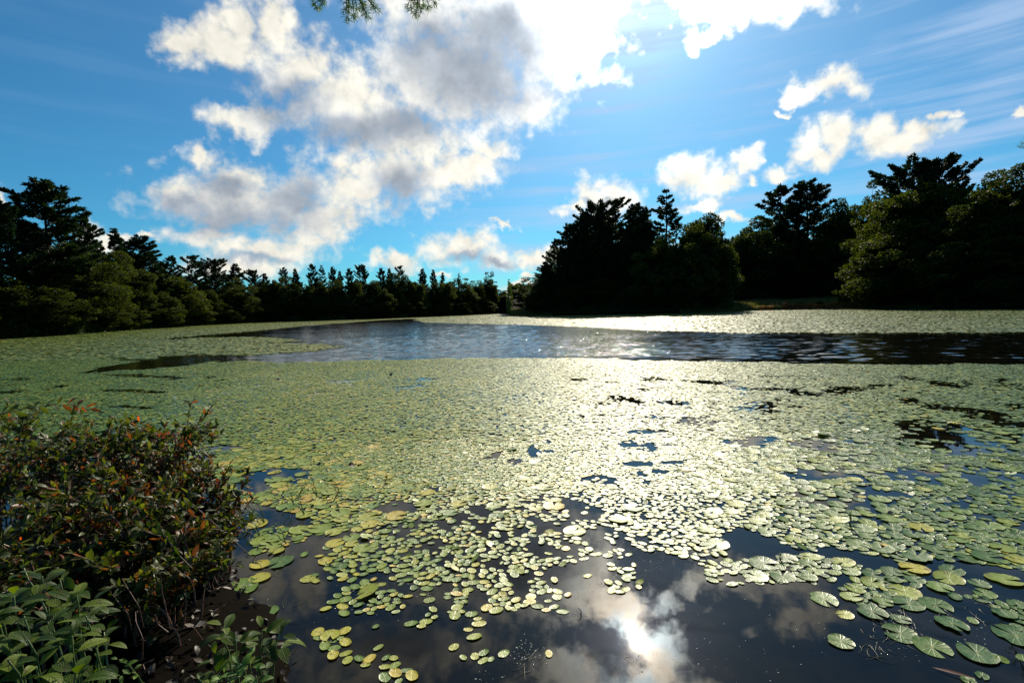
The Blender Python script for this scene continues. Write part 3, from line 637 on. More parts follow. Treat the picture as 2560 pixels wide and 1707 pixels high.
# ------------------------------------------------------------------ floating leaves
OPEN = [[(420,847),(500,838),(620,829),(760,815),(950,800.5),(1010,797.5),(1046,797),(1040,801),(1060,806),(1160,809),(1300,812),(1450,817),(1550,822),(1640,827),(1750,829),(1850,833),(2000,832),(2100,832.5),(2300,832),(2700,832),(3300,850),(3300,950),(2700,915),(2560,912),(2420,910),(2300,911),(2240,913),(2050,909),(1980,909),(1950,907),(1800,904),(1600,902),(1540,897),(1400,896),(1200,895),(1050,899),(870,903),(700,908),(640,903),(530,906),(420,920),(330,925),(190,934),(260,918),(400,896),(392,892),(520,886),(530,888),(640,887),(700,882),(780,878),(860,866),(800,860),(700,858),(760,852),(700,846),(640,842),(500,845),(430,849)]]
GAPS = [(1570,998,55,9,8),(1680,1008,40,6,3),(1448,950,22,5,2),(1525,957,30,4,4),(1610,975,18,4,0),(1900,975,70,5,6),(2010,985,60,9,8),(2130,975,60,7,-3),(2200,965,40,4,0),(2350,960,40,7,3),(2505,950,22,5,0),
        (1780,957,40,4,4),(1890,1025,60,6,5),(2300,1010,80,10,10),(2430,1030,90,9,8),(2530,1062,60,9,6),(2300,1090,60,8,3),(2200,1030,40,3,6),(2450,1045,60,5,2),(1450,1040,16,3,0),(1500,1040,20,3,3),
        (2440,1110,120,14,8),(2020,1190,70,16,0),(2180,1230,60,14,5),(1600,1080,40,5,0),(700,1195,90,22,-3),(640,1220,60,18,0),(720,1180,50,10,0),(1080,1225,30,8,0),(1500,1200,50,12,0),(2120,1290,60,20,0),(2300,1180,70,15,5),(2450,1200,80,16,0),(1650,1180,30,8,0),(1590,1160,40,8,0),(560,1120,60,7,0),(240,1150,60,8,0)]
GAPS += [(350,900+40*k_+12*(j_%2),90,4,2) for k_ in range(4) for j_ in range(1)]
BXY = [(-400,1200),(560,1230),(640,1260),(760,1300),(850,1345),(1000,1320),(1100,1290),(1180,1262),(1250,1255),(1340,1235),(1440,1238),(1520,1262),(1600,1285),(1660,1310),(1700,1355),(1800,1350),(1850,1320),(1950,1370),(2050,1410),(2150,1430),(2250,1490),(2350,1530),(2450,1560),(2560,1590),(3000,1700)]
SPOTS = [  # loose drifts on the near water: centre, half sizes, how full
 (960,1400,150,62,.75),(1120,1400,140,70,.7),(1270,1390,140,60,.62),(1060,1320,110,36,.7),(1350,1325,50,30,.35),(900,1490,80,40,.6),(870,1460,60,30,.6),(1210,1460,90,50,.6),(1160,1515,110,40,.5),
 (1020,1560,60,30,.25),(900,1620,60,40,.55),(960,1665,60,30,.6),(1190,1625,60,28,.6),(1000,1690,50,20,.6),(1340,1270,50,25,.6),(1290,1265,70,18,.6),(1480,1330,70,32,.55),(1560,1300,60,30,.45),(1560,1410,42,32,.6),(1355,1375,50,30,.4),(1560,1462,40,22,.6),(1340,1478,20,10,.7),(1270,1505,40,20,.5),
 (1500,1390,20,12,.6),(1630,1330,60,45,.8),(1690,1350,60,30,.75),(1760,1370,70,30,.55),(1850,1420,80,26,.7),(1900,1445,60,14,.8),(1780,1400,40,20,.6),(1830,1440,60,20,.7),(2010,1410,90,28,.75),(2080,1440,80,40,.6),(2200,1470,90,45,.85),(2300,1500,90,45,.85),(2370,1500,80,50,.8),(2480,1520,80,40,.8),(2500,1625,60,34,.5),(2250,1560,60,24,.4),(2420,1590,50,26,.4),(700,1340,60,40,.5)]
def open_mask(wx, wy):
    acc = 0
    for ox, oy in ((0, 0), (.8, 0), (-.8, 0), (0, 1.2), (0, -1.2)):
        px, py, _ = project(np.stack([wx + ox, wy + oy, np.zeros_like(wx)], -1)); m = np.zeros(px.shape, bool)
        for P in OPEN: m |= in_poly(px, py, P)
        acc = acc + m
    return np.where(acc == 5, 1.0, acc / 12.)
# one water sheet: flat under the pads, real wavelets on the open band
g = np.random.default_rng(31)
ys = [-30., -8, 0, 2, 5, 9, 13]
while ys[-1] < 128: ys.append(ys[-1] + .085 * (ys[-1] / 18) ** 1.35)
ys = np.array(ys + [140, 200, 400.]); us = np.concatenate([[-1.9, -1.5], np.arange(-1.15, 1.151, .0042), [1.5, 1.9]])
gx = us[None] * np.maximum(ys, 16)[:, None]; gy = np.repeat(ys[:, None], len(us), 1); shp_ = gx.shape; gx = gx.ravel(); gy = gy.ravel()
mk = open_mask(gx, gy) * (gy > 13) * (gy < 130); idx = np.where(mk > 0)[0]; hx, hy = gx[idx], gy[idx]; hz = np.zeros(len(idx))
for k_ in range(34):
    lam = .26 * (1.4 / .26) ** g.random(); th = g.normal(1.35, .55); kk = 2 * math.pi / lam
    warp_ = 1.6 * fbm2(hx, hy, 300 + k_, 2, .3)
    hz += .0180 / kk * np.sin(kk * (hx * math.cos(th) + hy * math.sin(th)) + g.uniform(0, 6.28) + warp_ * 3)
gust = (.45 + 1.1 * fbm2(hx * .35, hy, 71, 3, .12)) * np.interp(hx / hy, [-.8, -.5, -.36, 0, .3, .6, 1.], [.15, .3, 1.15, 1.25, 1.0, .7, .5])
z_ = np.zeros(len(gx)); z_[idx] = hz * mk[idx] * gust * np.clip(14 / hy + .55, .6, 1.2)
nu = len(us); i = (np.arange(len(ys) - 1)[:, None] * nu + np.arange(nu - 1)[None])
print('water', len(gx))
tag(link('water', mesh('water', np.stack([gx, gy, z_], -1), [np.stack([i, i + 1, i + nu + 1, i + nu], -1).reshape(-1, 4)], M_water, smooth=True)), kind='structure')
def coverage(px, py, wx, wy):
    nz = fbm2(wx, wy, 21, 4, .9); nz2 = fbm2(wx, wy, 33, 3, 2.6)
    d = np.ones(px.shape)
    jx = px + (nz - .5) * 30; jy = py + (nz2 - .5) * np.clip((py - 770) * .05, 0, 14)
    for P in OPEN: d[in_poly(jx, jy, P)] = 0
    for (cx, cy, rx_, ry_, ro) in GAPS:
        c_, s_ = math.cos(rad(ro)), math.sin(rad(ro)); ux = (px - cx) * c_ + (py - cy) * s_; uy = -(px - cx) * s_ + (py - cy) * c_
        e = (ux / rx_) ** 2 + (uy / ry_) ** 2 + (nz - .5) * 2.4 + (nz2 - .5) * 2.4
        d = np.where(e < 1, np.minimum(d, .08), d)
    thr = np.interp(px, [0, 500, 900, 1300, 2000, 2560], [.38, .36, .31, .32, .40, .43])
    near = (py > 940)
    d = np.where(near & (nz * .55 + nz2 * .45 < thr), d * .15, d)
    yb = np.interp(px, [p[0] for p in BXY], [p[1] for p in BXY]) + (nz - .5) * 70
    nd = np.zeros(px.shape)
    for (cx, cy, rx_, ry_, k_) in SPOTS:
        e = ((px - cx) / rx_) ** 2 + ((py - cy) / ry_) ** 2 + (nz2 - .5) * 1.6
        nd = np.maximum(nd, np.where(e < 1, k_, 0))
    strew = np.where((px > 760) & (px < 1480) & (py < 1640) & (nz2 > .43), .42 * np.interp(py, [1350, 1640], [1, .4]), 0)
    strew = np.where((px > 1480) & (px < 1760) & (py < 1400) & (nz2 > .52), .25, strew)
    d = np.where(py > yb, np.maximum(nd, strew), d)
    # nothing growing through the near bank
    d = np.where(bank_d(wx, wy) > -.15, 0, d)
    return d
def visible(px, m=260): return (px > -m) & (px < 2560 + m)
# far and middle pads: plain small discs, each with its own tilt
def disc_field(name, y0, y1, per_m2, rmin, rmax_, tilt, k, mat, label, cat, seed, lift, zb=.004):
    g = np.random.default_rng(seed)
    N = int(per_m2 * (y1 - y0) * (y1 + y0) * 1.05 * 1.12); yv = np.sqrt(g.uniform(y0 ** 2, y1 ** 2, N)); xv = g.uniform(-1.12, 1.12, N) * yv
    px, py, dep = project(np.stack([xv, yv, np.zeros(N)], -1))
    ok = visible(px) & (np.hypot(xv, yv) < shore_r(np.arctan2(xv, yv)) + .5)
    xv, yv, px, py = xv[ok], yv[ok], px[ok], py[ok]
    ok = (g.random(len(xv)) < coverage(px, py, xv, yv)) & (yv + g.normal(0, .25, len(yv)) + 1.4 * (fbm2(xv, yv, 61, 3, 1.1) - .5) > y0 + .5); xv, yv, px = xv[ok], yv[ok], px[ok]; n_ = len(xv)
    r_ = g.uniform(rmin, rmax_, n_); a_ = np.linspace(0, 2 * math.pi, k, endpoint=False)[None] + g.uniform(0, 6.28, n_)[:, None]
    wob = 1 + g.normal(0, .07, (n_, k)); asp = g.uniform(.72, 1, n_)[:, None]; ro = g.uniform(0, 3.14, n_)[:, None]
    ux = np.cos(a_) * r_[:, None] * wob; uy = np.sin(a_) * r_[:, None] * wob * asp
    lx = ux * np.cos(ro) - uy * np.sin(ro); ly = ux * np.sin(ro) + uy * np.cos(ro)
    tx_, ty_ = g.normal(0, tilt, (2, n_, 1)); lz = lx * tx_ + ly * ty_
    lz -= lz.min(1, keepdims=True) * .9; lz += g.uniform(zb, zb + lift, n_)[:, None]
    # some old pads stand up on edge
    V_ = np.stack([lx + xv[:, None], ly + yv[:, None], lz], -1).reshape(-1, 3)
    tint = np.clip(g.beta(2.2, 3.2, n_) + (g.random(n_) < .05) * .45 + np.interp(px, [-200, 300, 800, 1500, 2100, 2700], [-.24, -.18, .06, .03, -.14, -.32]), 0, 1)  # greener, darker towards the sides: natural variety plus lens vignette painted into the tint
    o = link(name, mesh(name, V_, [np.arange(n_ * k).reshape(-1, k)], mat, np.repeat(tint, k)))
    return tag(o, label, cat, None, 'stuff'), n_
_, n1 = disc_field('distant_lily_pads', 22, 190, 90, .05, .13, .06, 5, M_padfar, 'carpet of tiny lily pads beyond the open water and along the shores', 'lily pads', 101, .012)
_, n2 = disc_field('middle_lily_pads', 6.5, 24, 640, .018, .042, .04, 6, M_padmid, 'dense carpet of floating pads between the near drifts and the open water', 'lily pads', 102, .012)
print('pads', n1, n2)

# pad shapes for the near water
def shield_shape(seed, k=18, notch=False):
    g = np.random.default_rng(seed); a_ = np.linspace(0, 2 * math.pi, k, endpoint=False)
    rr_ = 1 + .035 * np.sin(2 * a_ + g.uniform(0, 6)) + .02 * np.sin(5 * a_ + g.uniform(0, 6)) + g.normal(0, .008, k)
    asp = g.uniform(.62, .8); V_ = [np.array([[0, 0, -.015]])]
    for s_, z_ in ((.5, -.01), (.9, .008), (1.0, .020 + .010 * math.sin(seed))):
        zz = z_ + (g.normal(0, .012, k) if s_ > .5 else 0) + (.02 * np.sin(a_ + seed) * (s_ > .95))
        V_.append(np.stack([np.cos(a_) * rr_ * s_, np.sin(a_) * rr_ * s_ * asp, np.zeros(k) + zz], -1))
    V_ = np.concatenate(V_); j = np.arange(k); j2 = (j + 1) % k
    fs = [np.stack([np.zeros(k, int), 1 + j, 1 + j2], -1)]; q4 = []
    for rI in (0, 1): q4.append(np.stack([1 + rI * k + j, 1 + (rI + 1) * k + j, 1 + (rI + 1) * k + j2, 1 + rI * k + j2], -1))
    return V_, [fs[0], np.concatenate(q4)]
def lily_shape(seed, k=30):
    g = np.random.default_rng(seed); gap = g.uniform(.10, .32); a_ = np.linspace(gap, 2 * math.pi - gap, k)
    rr_ = 1 + .03 * np.sin(3 * a_ + g.uniform(0, 6)) + g.normal(0, .012, k); asp = g.uniform(.85, 1)
    for _q in range(g.integers(0, 3)):
        b0 = g.integers(2, k - 4); rr_[b0:b0 + g.integers(1, 3)] *= g.uniform(.82, .94)
    V_ = [np.array([[0, 0, .0]])]
    for s_ in (.5, .92, 1.0):
        fold = .010 * np.sin(a_ * g.integers(4, 8)) * s_ + (.014 * (s_ > .95)) + .008 * g.normal(0, .6, k) * s_
        V_.append(np.stack([np.cos(a_) * rr_ * s_, np.sin(a_) * rr_ * s_ * asp, fold + .03 * s_], -1))
    V_ = np.concatenate(V_); j = np.arange(k - 1)
    q4 = [np.stack([1 + rI * k + j, 1 + (rI + 1) * k + j, 2 + (rI + 1) * k + j, 2 + rI * k + j], -1) for rI in (0, 1)]
    return V_, [np.stack([np.zeros(k - 1, int), 1 + j, 2 + j], -1), np.concatenate(q4)]
SHS = [shield_shape(s) for s in range(8)]; LLS = [lily_shape(s) for s in range(8)]
g = np.random.default_rng(55)
near = []      # x, y, r, is_lily
cell = {}
def try_add(x, y, r_, lily, slack=.88):
    ci, cj = int(math.floor(x / .22)), int(math.floor(y / .22))
    for a_ in (-1, 0, 1):
        for b_ in (-1, 0, 1):
            for (x2, y2, r2) in cell.get((ci + a_, cj + b_), ()):
                if (x - x2) ** 2 + (y - y2) ** 2 < ((r_ + r2) * slack) ** 2: return False
    cell.setdefault((ci, cj), []).append((x, y, r_)); near.append((x, y, r_, lily)); return True
HAND = [(2060,1498,35),(2180,1531,34),(2113,1537,20),(2102,1605,30),(2250,1585,38),(2330,1618,42),(2380,1560,36),(2420,1700,18),(2455,1690,16),(2272,1510,34),(2262,1480,36),(2540,1590,46),
        (650,1352,24),(690,1345,26),(640,1380,18),(700,1405,34),(650,1412,26),(600,1470,44),(575,1500,38),(650,1445,26),(670,1528,26),(650,1550,24),(698,1672,17),(672,1680,14),(855,1300,20),(835,1330,24),(880,1345,22),(800,1322,28),(925,1310,24),(990,1290,28),(640,1310,30),
        (1385,1265,30),(1340,1270,22),(1390,1250,16),(1160,1505,10)]
for (x, y, r_) in HAND:
    p = on_plane(x, y); dep = (p - CAM) @ fwd; try_add(p[0], p[1], r_ * dep / F, 1, .7)
N = 300000; yv = np.sqrt(g.uniform(1.6 ** 2, 7.6 ** 2, N)); xv = g.uniform(-1.15, 1.15, N) * yv
px, py, dep = project(np.stack([xv, yv, np.zeros(N)], -1)); cov = coverage(px, py, xv, yv)
big = np.clip(np.interp(px, [500, 760, 860, 1000, 1700, 1950, 2100, 2400], [.85, .55, .20, .06, .04, .3, .55, .8]) - np.interp(py, [1000, 1300, 1500], [.1, 0, .1]), .01, 1)
jj = fbm2(xv, yv, 77, 3, 1.2)
nf = fbm2(xv, yv, 88, 3, 8.0); thr_ = .5 + (cov - .5) * .50; okc = (cov > 0) & (yv + 1.4 * (fbm2(xv, yv, 61, 3, 1.1) - .5) < 7.25) & ((nf < thr_) | (cov > .98) | (g.random(N) < .006))
for k_ in range(60000):                                  # the round lily pads first, then the small oval ones between them
    if okc[k_] and g.random() < big[k_] ** 1.4 * .8: try_add(xv[k_], yv[k_], .052 + .050 * g.random() ** 1.4, 1, .84)
nf2 = fbm2(xv, yv, 91, 3, 2.2)
for k_ in range(60000, N):
    if okc[k_] and nf2[k_] < np.interp(big[k_], [.1, .9], [.80, .50]): try_add(xv[k_], yv[k_], (.021 + .024 * g.random() ** .8) * (.85 if py[k_] < 1200 else 1), 0, .52 if py[k_] < 1230 else .68)
near = np.array(near); print('near pads', len(near))
px, py, dep = project(np.stack([near[:, 0], near[:, 1], np.zeros(len(near))], -1))
tint = np.clip(g.beta(2.4, 3.2, len(near)) + (g.random(len(near)) < .08) * .4 + np.interp(px, [300, 800, 1500, 2100, 2700], [-.08, .07, .02, -.22, -.34]), 0, 1)  # sideways shift: greener lilies, and corner darkening of the lens put into pad colour
rot = g.uniform(0, 6.28, len(near)); zz = g.uniform(.002, .007, len(near)); tilt = g.normal(0, .03, (len(near), 2)); tilt[g.random(len(near)) < .05] *= 5; zz = np.maximum(zz, np.abs(tilt).max(1) * near[:, 2] * .7)
size = near[:, 2] / dep; inview = (px > -20) & (px < 2580) & (py < 1727)
# which pads are single objects: per kind the 300 that show largest
single = np.zeros(len(near), bool)
for kd in (0, 1):
    idx = np.where(inview & (near[:, 3] == kd))[0]
    single[idx[np.argsort(-size[idx])][:300]] = True
def zone(x, y):
    if x < 760: return 'beside the left bank shrubs'
    if x < 1000 and y < 1420: return 'among twigs right of the left bank shrubs'
    if x < 1080 and y >= 1560: return 'in the last clumps at the bottom, left of the dark water'
    if x < 1150: return 'in the long drift left of the dark water'
    if x < 1330: return 'at the lower end of the long left drift' if y > 1400 else 'at the upper end of the long left drift'
    if x < 1480: return 'in the small islands left of the sun reflection' if y > 1290 else 'above the dark gap in the middle'
    if x < 1680: return 'directly above the sun reflection' if y > 1290 else 'in the bright sun path farther out'
    if x < 1950: return 'on the dark water right of the sun reflection' if y > 1370 else 'at the carpet edge right of the sun path'
    if x < 2250: return ('around the small sprouts on the right' if y > 1330 else 'beyond the small sprouts on the right') if y < 1450 else 'on the open water of the lower right'
    return ('in the far part of the right-edge raft' if y < 1250 else 'in the middle of the right-edge raft' if y < 1350 else 'in the near part of the right-edge raft' if y < 1460 else 'at the ragged front of the right-edge raft') if y < 1560 else 'in the lower right corner'
def look(t_, lily, r_=0):
    return ('large ' if lily and r_ > .085 else 'tiny ' if not lily and r_ < .03 else '') + look_(t_, lily)
def look_(t_, lily):
    if lily: return ('round dark green' if t_ < .3 else 'round mid green' if t_ < .55 else 'round yellowing' if t_ < .8 else 'round brown-spotted old')
    return ('oval dark green' if t_ < .3 else 'oval green' if t_ < .55 else 'oval yellow-green' if t_ < .8 else 'oval browning')
mcache = {}
def pad_mesh(lily, var, t_):
    key = (lily, var, int(t_ * 9.99))
    if key not in mcache:
        V_, fs = (LLS if lily else SHS)[var]
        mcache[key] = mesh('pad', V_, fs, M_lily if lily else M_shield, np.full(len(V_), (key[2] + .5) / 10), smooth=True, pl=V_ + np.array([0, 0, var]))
    return mcache[key]
stuffbag = {0: Bag(), 1: Bag()}
for k_ in range(len(near)):
    x, y, r_, lily = near[k_]; lily = int(lily); var = k_ % 8
    if single[k_]:
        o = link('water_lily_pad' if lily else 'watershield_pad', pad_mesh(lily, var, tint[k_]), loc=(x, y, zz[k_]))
        o.scale = (r_, r_, r_); o.rotation_euler = (tilt[k_, 0], tilt[k_, 1], rot[k_])
        lk = look(tint[k_], lily, r_); zn = zone(px[k_], py[k_])
        tag(o, lk + ' pad ' + zn, 'lily pad', (lk + ' pads ' + zn))
    else:
        V_, fs = (LLS if lily else SHS)[var]; c_, s_ = math.cos(rot[k_]), math.sin(rot[k_])
        W_ = np.stack([V_[:, 0] * c_ - V_[:, 1] * s_, V_[:, 0] * s_ + V_[:, 1] * c_, V_[:, 2] + V_[:, 0] * tilt[k_, 0] + V_[:, 1] * tilt[k_, 1]], -1) * r_ + np.array([x, y, zz[k_]])
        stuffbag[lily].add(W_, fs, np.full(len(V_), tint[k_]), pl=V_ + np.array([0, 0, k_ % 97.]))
tag(link('watershield_pads', stuffbag[0].mesh('watershield_pads', M_shield, True)), 'smaller and farther oval watershield pads of the near carpet', 'lily pads', kind='stuff')
if stuffbag[1].n: tag(link('water_lily_pads', stuffbag[1].mesh('water_lily_pads', M_lily, True)), 'round water lily pads scattered through the farther part of the near carpet', 'lily pads', kind='stuff')

# tiny glinting specks and weed scraps on the near water
def specks():
    b = Bag(); g = np.random.default_rng(9); cl = [(1640,1400,60,30,60),(1560,1440,60,20,90),(1330,1330,70,30,60),(1350,1450,40,30,50),(1310,1640,50,40,140),(1700,1340,60,30,60),(1480,1350,50,20,60),(860,1500,60,60,60),(1900,1610,220,90,70),(1740,1600,90,90,50),(400,1580,40,120,90),(560,1560,60,60,40),(2450,1590,60,40,40),(2250,1600,60,60,60),(1600,1650,150,60,40),(1100,1480,100,60,60),(1230,1700,80,30,30)]
    for cx, cy, rx_, ry_, n_ in cl:
        for _ in range(int(n_ * .7)):
            p = on_plane(cx + g.normal() * rx_ * .55, cy + g.normal() * ry_ * .55); s_ = .001 + .0045 * g.random() ** 3
            a_ = np.linspace(0, 6.283, 6, endpoint=False) + g.uniform(0, 1)
            V_ = np.concatenate([np.stack([np.cos(a_) * s_, np.sin(a_) * s_ * g.uniform(.5, 1), np.full(6, .0003)], -1), np.stack([np.cos(a_) * s_ * .6, np.sin(a_) * s_ * .6, np.full(6, s_ * .6)], -1)]) + np.array([p[0], p[1], 0])
            j = np.arange(6); j2 = (j + 1) % 6
            b.add(V_, [np.stack([j, j2, 6 + j2, 6 + j], -1), (6 + j)[None]])
    return b.mesh('floating_specks', M_speck, True)
tag(link('floating_specks', specks()), 'tiny bubbles and seeds glinting on the dark near water', 'specks', kind='stuff')
def weeds():
    b = Bag(); g = np.random.default_rng(19)
    for cx, cy, rx_, ry_, n_ in [(2240,1570,60,40,40),(2420,1530,100,30,30),(1320,1660,30,30,10),(940,1480,60,30,20),(2190,1620,50,40,20),(1060,1500,60,30,14),(660,1480,60,60,14)]:
        for _ in range(n_):
            p = on_plane(cx + g.normal() * rx_ * .6, cy + g.normal() * ry_ * .6); a_ = g.uniform(0, 6.28); L = g.uniform(.03, .12); c_ = g.normal(0, .4)
            s_ = np.linspace(0, 1, 6); P = np.stack([p[0] + L * s_ * np.cos(a_ + c_ * s_), p[1] + L * s_ * np.sin(a_ + c_ * s_), .0015 + .006 * np.sin(s_ * 3.1) * g.random()], -1)
            tube(b, P, np.linspace(.0012, .0006, 6), 4)
    return b.mesh('water_weed', M_weed)
tag(link('water_weed', weeds()), 'thin brown-green weed strands tangled between the lower right pads', 'water weed', kind='stuff')

# ------------------------------------------------------------------ leaves for the near plants
def leaves(bag, P, Dr, N_, L, Wd, curl, rnd, segs=5, prof=1.0):
    """folded, arched leaves, all arrays of n"""
    n_ = len(P); Dr = unit(Dr); S = unit(np.cross(Dr, N_)); Up = np.cross(S, Dr)
    s_ = np.linspace(0, 1, segs + 1); wv = np.sin(np.pi * s_ ** prof) ** .85; wv[0] = .04; wv[-1] = .0
    V_ = np.zeros((n_, segs + 1, 3, 3)); U_ = np.zeros((n_, segs + 1, 3, 2))
    for i_, (ss, ww) in enumerate(zip(s_, wv)):
        ang_ = (curl * ss)[:, None]; ctr = P + Dr * (L * ss)[:, None] * np.cos(ang_ * .7) - Up * (L * ss)[:, None] * np.sin(ang_ * .7)
        ri = .22 * ww
        for j_, sg in enumerate((-1, 0, 1)):
            V_[:, i_, j_] = ctr + S * (Wd * ww * sg)[:, None] + Up * (Wd * ri * abs(sg))[:, None]
            U_[:, i_, j_] = (sg, ss)
    base = np.arange(n_)[:, None, None] * (segs + 1) * 3 + np.arange(segs)[None, :, None] * 3 + np.arange(2)[None, None]
    f = np.stack([base, base + 1, base + 4, base + 3], -1).reshape(-1, 4)
    bag.add(V_.reshape(-1, 3), [f], np.repeat(rnd, (segs + 1) * 3), U_.reshape(-1, 2))
def shrub(label, x, y, z0, seed, n_stem, height, spread, lean, leaf_L, red, dens_=1.0, group='reddish shrubs on the left bank', stemlen=None, mat=None, name='leafy_shrub'):
    g = np.random.default_rng(seed); sb = Bag(); lb = Bag(); t_ = thing(name, label, 'shrub', (x, y, z0), group)
    Pl, Dl, Nl = [], [], []
    for k_ in range(n_stem):
        a_ = g.uniform(0, 6.28); b0 = np.array([g.normal(0, spread * .45), g.normal(0, spread * .45), 0])
        hh = height * g.uniform(.45, 1.18); out_ = np.array([math.cos(a_), math.sin(a_), 0]) * spread * g.uniform(.2, 1.0) + np.array([lean[0], lean[1], 0]) * g.uniform(.4, 1.1)
        s_ = np.linspace(0, 1, 9); P = b0 + out_ * (s_ ** 1.6)[:, None] + np.array([0, 0, 1.]) * (hh * (1 - (1 - s_) ** 1.7) * (1 - .12 * s_ ** 3))[:, None] + g.normal(0, .012, (9, 3)).cumsum(0) * .6
        tube(sb, P, np.linspace(.007, .002, 9), 5)
        segs_ = [P[3:]]
        for q_ in range(g.integers(3, 7)):
            i_ = g.integers(2, 8); a2 = g.uniform(0, 6.28); L = g.uniform(.10, .28) * (height + .3)
            d_ = unit(np.array([math.cos(a2), math.sin(a2), g.uniform(.1, 1.0)])); s2 = np.linspace(0, 1, 6)
            T = P[i_] + d_ * L * s2[:, None] + np.array([0, 0, 1.]) * (.12 * L * s2 ** 2)[:, None] + g.normal(0, .006, (6, 3)).cumsum(0)
            tube(sb, T, np.linspace(.0032, .0013, 6), 4); segs_.append(T)
        for T in segs_:
            ln = np.linalg.norm(np.diff(T, axis=0), axis=1).sum(); n_ = max(3, int(ln / .0125 * dens_)); s2 = g.uniform(.08, 1, n_) * (len(T) - 1)
            ii = np.clip(s2.astype(int), 0, len(T) - 2); fr = (s2 - ii)[:, None]; c_ = T[ii] * (1 - fr) + T[ii + 1] * fr; tn = unit(T[ii + 1] - T[ii])
            Pl.append(c_); Dl.append(unit(tn * .8 + rnd_unit(n_, g) * 1.0 + np.array([0, 0, .15]))); Nl.append(unit(rnd_unit(n_, g) * .7 + np.array([0, 0, 1.])))
    P = np.concatenate(Pl); n_ = len(P); zrel = P[:, 2] / height
    rr_ = np.where(g.random(n_) < np.interp(zrel, [.2, .75, 1.], [.88, .70, .22]) * red * np.clip(.5 + .6 * (fbm2(P[:, 0] * 6 + x, P[:, 2] * 6 + y, seed, 2) > .5), 0, 1), g.uniform(.58, .84, n_), np.clip(g.uniform(-.12, .28, n_) + .32 * zrel ** 2, 0, .56)); rr_ = np.where(g.random(n_) < .0015, 1., rr_)
    L = g.uniform(.55, 1.15, n_) * leaf_L
    leaves(lb, P, np.concatenate(Dl), np.concatenate(Nl), L, L * g.uniform(.15, .22, n_), g.uniform(-.2, .9, n_), rr_, 4)
    link('stems', sb.mesh('stems', M_twig, True), t_); link('leaves', lb.mesh('leaves', mat or M_small, True), t_)
    return t_
# the shrub bank on the left: (photo x of the middle, depth ahead, height, ...)
def gpt(px_, dep, z=0.1):
    v = at(px_, 1000, dep); k = (z - v[2]); return v + np.array([0, 0, k])
SB = [(-100, 4.0, .88, .45, .75, 'tall leafy shrub cut by the left edge, olive tops'), (60, 4.3, .92, .45, .45, 'green-topped shrub at the left edge below the arching red twig'),
      (190, 3.7, .86, .42, .75, 'dense red-tinged shrub left of the middle of the bank'), (310, 3.9, .88, .40, .6, 'middle shrub of the left bank with yellow-green tips'),
      (385, 3.7, .86, .32, .9, 'reddish shrub with bare red twigs standing up at its top'), (455, 3.5, .66, .24, .8, 'right outer shrub of the left bank hanging over the water'),
      (100, 3.0, .66, .45, .8, 'front shrub at the left edge with dark red leaves'), (270, 3.0, .62, .40, .8, 'front shrub with two vivid red leaves near its middle'),
      (370, 2.9, .55, .30, .7, 'front shrub over the shaded water with a single orange leaf'), (500, 3.3, .36, .18, .5, 'low twiggy shrub at the water, thin stems over the pads'),
      (-60, 2.5, .55, .45, .6, 'dark low shrub in the shade at the left edge'), (180, 2.6, .42, .40, .6, 'dark low shrub above the corner plants'), (330, 2.6, .34, .34, .5, 'dark low shrub between the corner plants and the shaded water'),
      (-150, 3.3, .85, .5, .5, 'olive shrub mostly outside the left edge')]
for k_, (px_, dep, hh, spd, red, lb) in enumerate(SB):
    p = gpt(px_, dep); z0 = max(-.02, bank_z(p[0], p[1]))
    shrub(lb, p[0], p[1], z0, 200 + k_, 19, hh, spd * .85, (.03, .03), .062, red, 1.15)
# arching red twig at the top left, and red twigs
def twig(label, pts, dep, leafn, L, red, seed, rad_=.003, group=None, mat=None, name='arching_twig', bare=False):
    g = np.random.default_rng(seed); pts = np.array(pts, float); s_ = np.linspace(0, len(pts) - 1, 20)
    X = np.interp(s_, range(len(pts)), pts[:, 0]); Y = np.interp(s_, range(len(pts)), pts[:, 1]); Dp = np.interp(s_, range(len(pts)), dep)
    P = np.array([at(a_, b_, c_) for a_, b_, c_ in zip(X, Y, Dp)]); o0 = P[0].copy(); P = P - o0
    t_ = thing(name, label, 'twig', o0, group); sb = Bag(); tube(sb, P, np.linspace(rad_, rad_ * .35, 20), 6); link('stem', sb.mesh('stem', M_twig, True), t_)
    if not bare:
        lb = Bag(); s2 = np.linspace(.25, .99, leafn); c_ = np.stack([np.interp(s2 * 19, range(20), P[:, j_]) for j_ in range(3)], -1); tn = unit(P[-1] - P[0])
        sg = np.where(np.arange(leafn) % 2, 1., -1.)[:, None]
        Dd = unit(tn * .75 + np.array([0, 0, 1.]) * sg * .7 + g.normal(0, .25, (leafn, 3)))
        rr_ = np.where(s2 > 1 - red, g.uniform(.66, .9, leafn), g.uniform(.3, .52, leafn)); Lv = g.uniform(.8, 1.2, leafn) * L
        leaves(lb, c_, Dd, unit(g.normal(0, .5, (leafn, 3)) + np.array([0, -.6, .6])), Lv, Lv * .17, g.uniform(0, .6, leafn), rr_, 5)
        link('leaves', lb.mesh('leaves', mat or M_small, True), t_)
    return t_
twig('long arching twig over the water at far left, its tip leaves turning orange', [(-120, 1120), (-20, 1040), (60, 1022), (130, 1010), (190, 1012), (236, 1024)], [3.4, 3.5, 3.6, 3.7, 3.8, 3.9], 18, .075, .35, 5, .004)
twig('dark red twig pointing right out of the top of the reddish shrub', [(290, 1170), (340, 1125), (380, 1100), (420, 1087), (445, 1086)], [3.6] * 5, 20, .035, 1., 6, .005)
twig('thin brown twig with few leaves right of the dark red twig', [(400, 1190), (430, 1130), (455, 1105), (475, 1096)], [3.5] * 4, 10, .04, .6, 7, .004)
